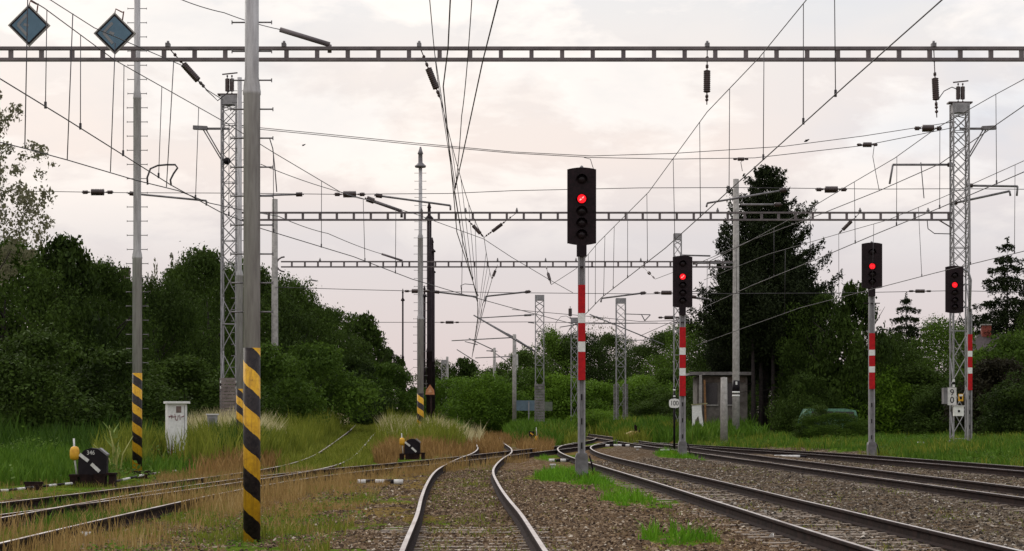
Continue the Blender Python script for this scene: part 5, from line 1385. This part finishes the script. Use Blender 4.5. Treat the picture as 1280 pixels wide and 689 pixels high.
# ballast stones
def stones(name, label, X, D, size, m_, seed):
    rr = np.random.default_rng(seed); n = len(X); Z = ground_z(X,D)
    base = np.array([(1,0,-.3),(-.4,.9,-.3),(-.5,-.8,-.3),(.15,.1,.75),(.6,.7,.2),(-.9,.1,.25)])
    tri = np.array([(0,4,3),(4,1,3),(1,5,3),(5,2,3),(2,0,3),(0,1,4),(1,2,5)])
    v = base[None]+rr.normal(size=(n,6,3))*.25; a = rr.uniform(0,2*PI,n); ca,sa = np.cos(a)[:,None],np.sin(a)[:,None]
    v = np.stack([v[...,0]*ca-v[...,1]*sa, v[...,0]*sa+v[...,1]*ca, v[...,2]*.75],-1)*size[:,None,None]
    v += np.stack([X,D,Z+size*.12],1)[:,None,:]
    idx = (tri[None]+(np.arange(n)*6)[:,None,None]).ravel()
    o = mesh_np(name,v.reshape(-1,3),np.full(n*7,3),idx,m_,{'rnd':np.repeat(rr.uniform(0,1,n),6)})
    return tag(o,label,'gravel',kind='stuff')
def stone_mat(name, stops):
    t = NT(name); t.set(t.ramp(t.attr('rnd'),stops),.9,0,.2); return t.m
SB = stone_mat('rusty stones',[(0,(.022,.012,.007)),(.5,(.10,.062,.034)),(.85,(.19,.13,.08)),(.96,(.28,.21,.14)),(1,(.5,.43,.35))])
SG = stone_mat('grey stones',[(0,(.018,.013,.010)),(.5,(.078,.057,.039)),(.85,(.15,.115,.082)),(.96,(.23,.2,.165)),(1,(.48,.43,.38))])
X,D = scatter(60000,-12,-2.4,20,52,lambda X,D: (.25+.75*sstep(.45,.6,fbm(X*1.0,D*.45,191)))*off_rail(X,D)*(X>trk('E',D)[0]-2.5))
stones('ballast_stones','dirty ballast stones showing through the grass of the left foreground',X,D,.010+.03*r.uniform(0,1,len(X))**2,SB,3)
X,D = scatter(85000,-3.2,4.2,20,62,lambda X,D: (1-.9*sstep(.4,.7,vegf(X,D)))*off_rail(X,D)*(X<trk('R',D)[0]-.6+.8*fbm(X,D,7)))
stones('ballast_stones','rusty brown ballast stones around the centre track',X,D,.011+.03*r.uniform(0,1,len(X))**2,SB,1)
X,D = scatter(90000,2.5,16,22,75,lambda X,D: (1-.95*sstep(.4,.7,vegf(X,D)))*off_rail(X,D)*(X>trk('R',D)[0]-.9+.8*fbm(X,D,7)))
X,D = X,D
stones('ballast_stones','grey ballast stones around the right tracks',X,D,.012+.032*r.uniform(0,1,len(X))**2,SG,2)

# ------------------------------------------------------------------ sky, sun, camera
SUN_EL, SUN_AZ = math.radians(32), math.radians(-28)      # azimuth from straight ahead, to the left
w = bpy.data.worlds.new('World'); bpy.context.scene.world = w; w.use_nodes = True
nt = w.node_tree; bg = nt.nodes['Background']; bg.inputs['Strength'].default_value = .1
sky = nt.nodes.new('ShaderNodeTexSky'); sky.sky_type = 'NISHITA'; sky.sun_disc = False
sky.sun_elevation = SUN_EL; sky.sun_rotation = SUN_AZ; sky.dust_density = 3; sky.air_density = 1.2
def N(t,**k):
    x = nt.nodes.new(t)
    for a,b in k.items(): setattr(x,a,b)
    return x
def mixc(f,a,b):
    x = N('ShaderNodeMix',data_type='RGBA')
    for v,i in ((f,0),(a,6),(b,7)):
        if hasattr(v,'links'): nt.links.new(v,x.inputs[i])
        else: x.inputs[i].default_value = v if i==0 else (*v,1)
    return x.outputs[2]
def rampf(fac,stops):
    x = N('ShaderNodeValToRGB'); e = x.color_ramp.elements
    while len(e)<len(stops): e.new(.5)
    for i,(p,c) in enumerate(stops): e[i].position = p; e[i].color = (*c,1) if not np.isscalar(c) else (c,c,c,1)
    nt.links.new(fac,x.inputs[0]); return x.outputs[0]
tc = N('ShaderNodeTexCoord'); se = N('ShaderNodeSeparateXYZ'); nt.links.new(tc.outputs['Generated'],se.inputs[0])
# overcast layer: pinkish grey low, whiter higher up, brightest overhead, raised there out of view to light the ground
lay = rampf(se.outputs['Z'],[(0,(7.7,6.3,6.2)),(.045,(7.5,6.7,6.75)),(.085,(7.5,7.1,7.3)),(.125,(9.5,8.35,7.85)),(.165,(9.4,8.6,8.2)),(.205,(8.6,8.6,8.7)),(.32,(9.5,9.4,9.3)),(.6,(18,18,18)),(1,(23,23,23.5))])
mp = N('ShaderNodeMapping'); mp.inputs['Scale'].default_value = (1,1,2.4); nt.links.new(tc.outputs['Generated'],mp.inputs['Vector'])
def noise(scale,det,ro,dist=0):
    n = N('ShaderNodeTexNoise'); n.inputs['Scale'].default_value = scale; n.inputs['Detail'].default_value = det; n.inputs['Roughness'].default_value = ro
    n.inputs['Distortion'].default_value = dist; nt.links.new(mp.outputs[0],n.inputs['Vector']); return n.outputs['Fac']
puff = rampf(noise(11,8,.58,.25),[(.47,0.),(.57,1.)])
hi = rampf(se.outputs['Z'],[(.07,0.),(.13,1.)])
mm = N('ShaderNodeMath',operation='MULTIPLY'); nt.links.new(puff,mm.inputs[0]); nt.links.new(hi,mm.inputs[1])
m2 = N('ShaderNodeMath',operation='MULTIPLY'); nt.links.new(mm.outputs[0],m2.inputs[0]); m2.inputs[1].default_value = .9
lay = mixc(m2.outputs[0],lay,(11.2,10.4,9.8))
gray = rampf(noise(5.5,6,.6,.2),[(.45,0.),(.75,.55)])
m3 = N('ShaderNodeMath',operation='MULTIPLY'); nt.links.new(gray,m3.inputs[0]); nt.links.new(hi,m3.inputs[1])
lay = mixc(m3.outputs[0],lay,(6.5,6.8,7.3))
# thin gaps of blue towards the right
gap = rampf(se.outputs['X'],[(.10,0.),(.22,.7)])
gn = rampf(noise(4,5,.55),[(.42,0.),(.6,1.)])
m4 = N('ShaderNodeMath',operation='MULTIPLY'); nt.links.new(gap,m4.inputs[0]); nt.links.new(gn,m4.inputs[1])
m5 = N('ShaderNodeMath',operation='MULTIPLY'); nt.links.new(m4.outputs[0],m5.inputs[0]); nt.links.new(hi,m5.inputs[1])
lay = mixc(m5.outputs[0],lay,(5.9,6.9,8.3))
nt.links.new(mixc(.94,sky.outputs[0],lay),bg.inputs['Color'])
su = bpy.data.lights.new('sun','SUN'); su.energy = 1.5; su.angle = math.radians(18); su.color = (1,.93,.84)
so = bpy.data.objects.new('sun',su); C.objects.link(so)
dirv = Vector((math.sin(SUN_AZ)*math.cos(SUN_EL),math.cos(SUN_AZ)*math.cos(SUN_EL),math.sin(SUN_EL)))
so.rotation_euler = dirv.to_track_quat('Z','Y').to_euler()
cam = bpy.data.cameras.new('camera'); cam.sensor_width = 36; cam.lens = 36*F/1280; cam.shift_y = (HOR-344.5)/1280; cam.clip_end = 6000; cam.clip_start = .1
co = bpy.data.objects.new('camera',cam); C.objects.link(co); co.location = (0,0,EYE); co.rotation_euler = (PI/2,0,0)
sc = bpy.context.scene; sc.camera = co
sc.view_settings.view_transform = 'Standard'; sc.view_settings.look = 'None'; sc.view_settings.gamma = 1; sc.view_settings.exposure = 0
sc.view_settings.use_curve_mapping = False
sc.cycles.max_bounces = 5; sc.cycles.transparent_max_bounces = 4; sc.cycles.use_denoising = True
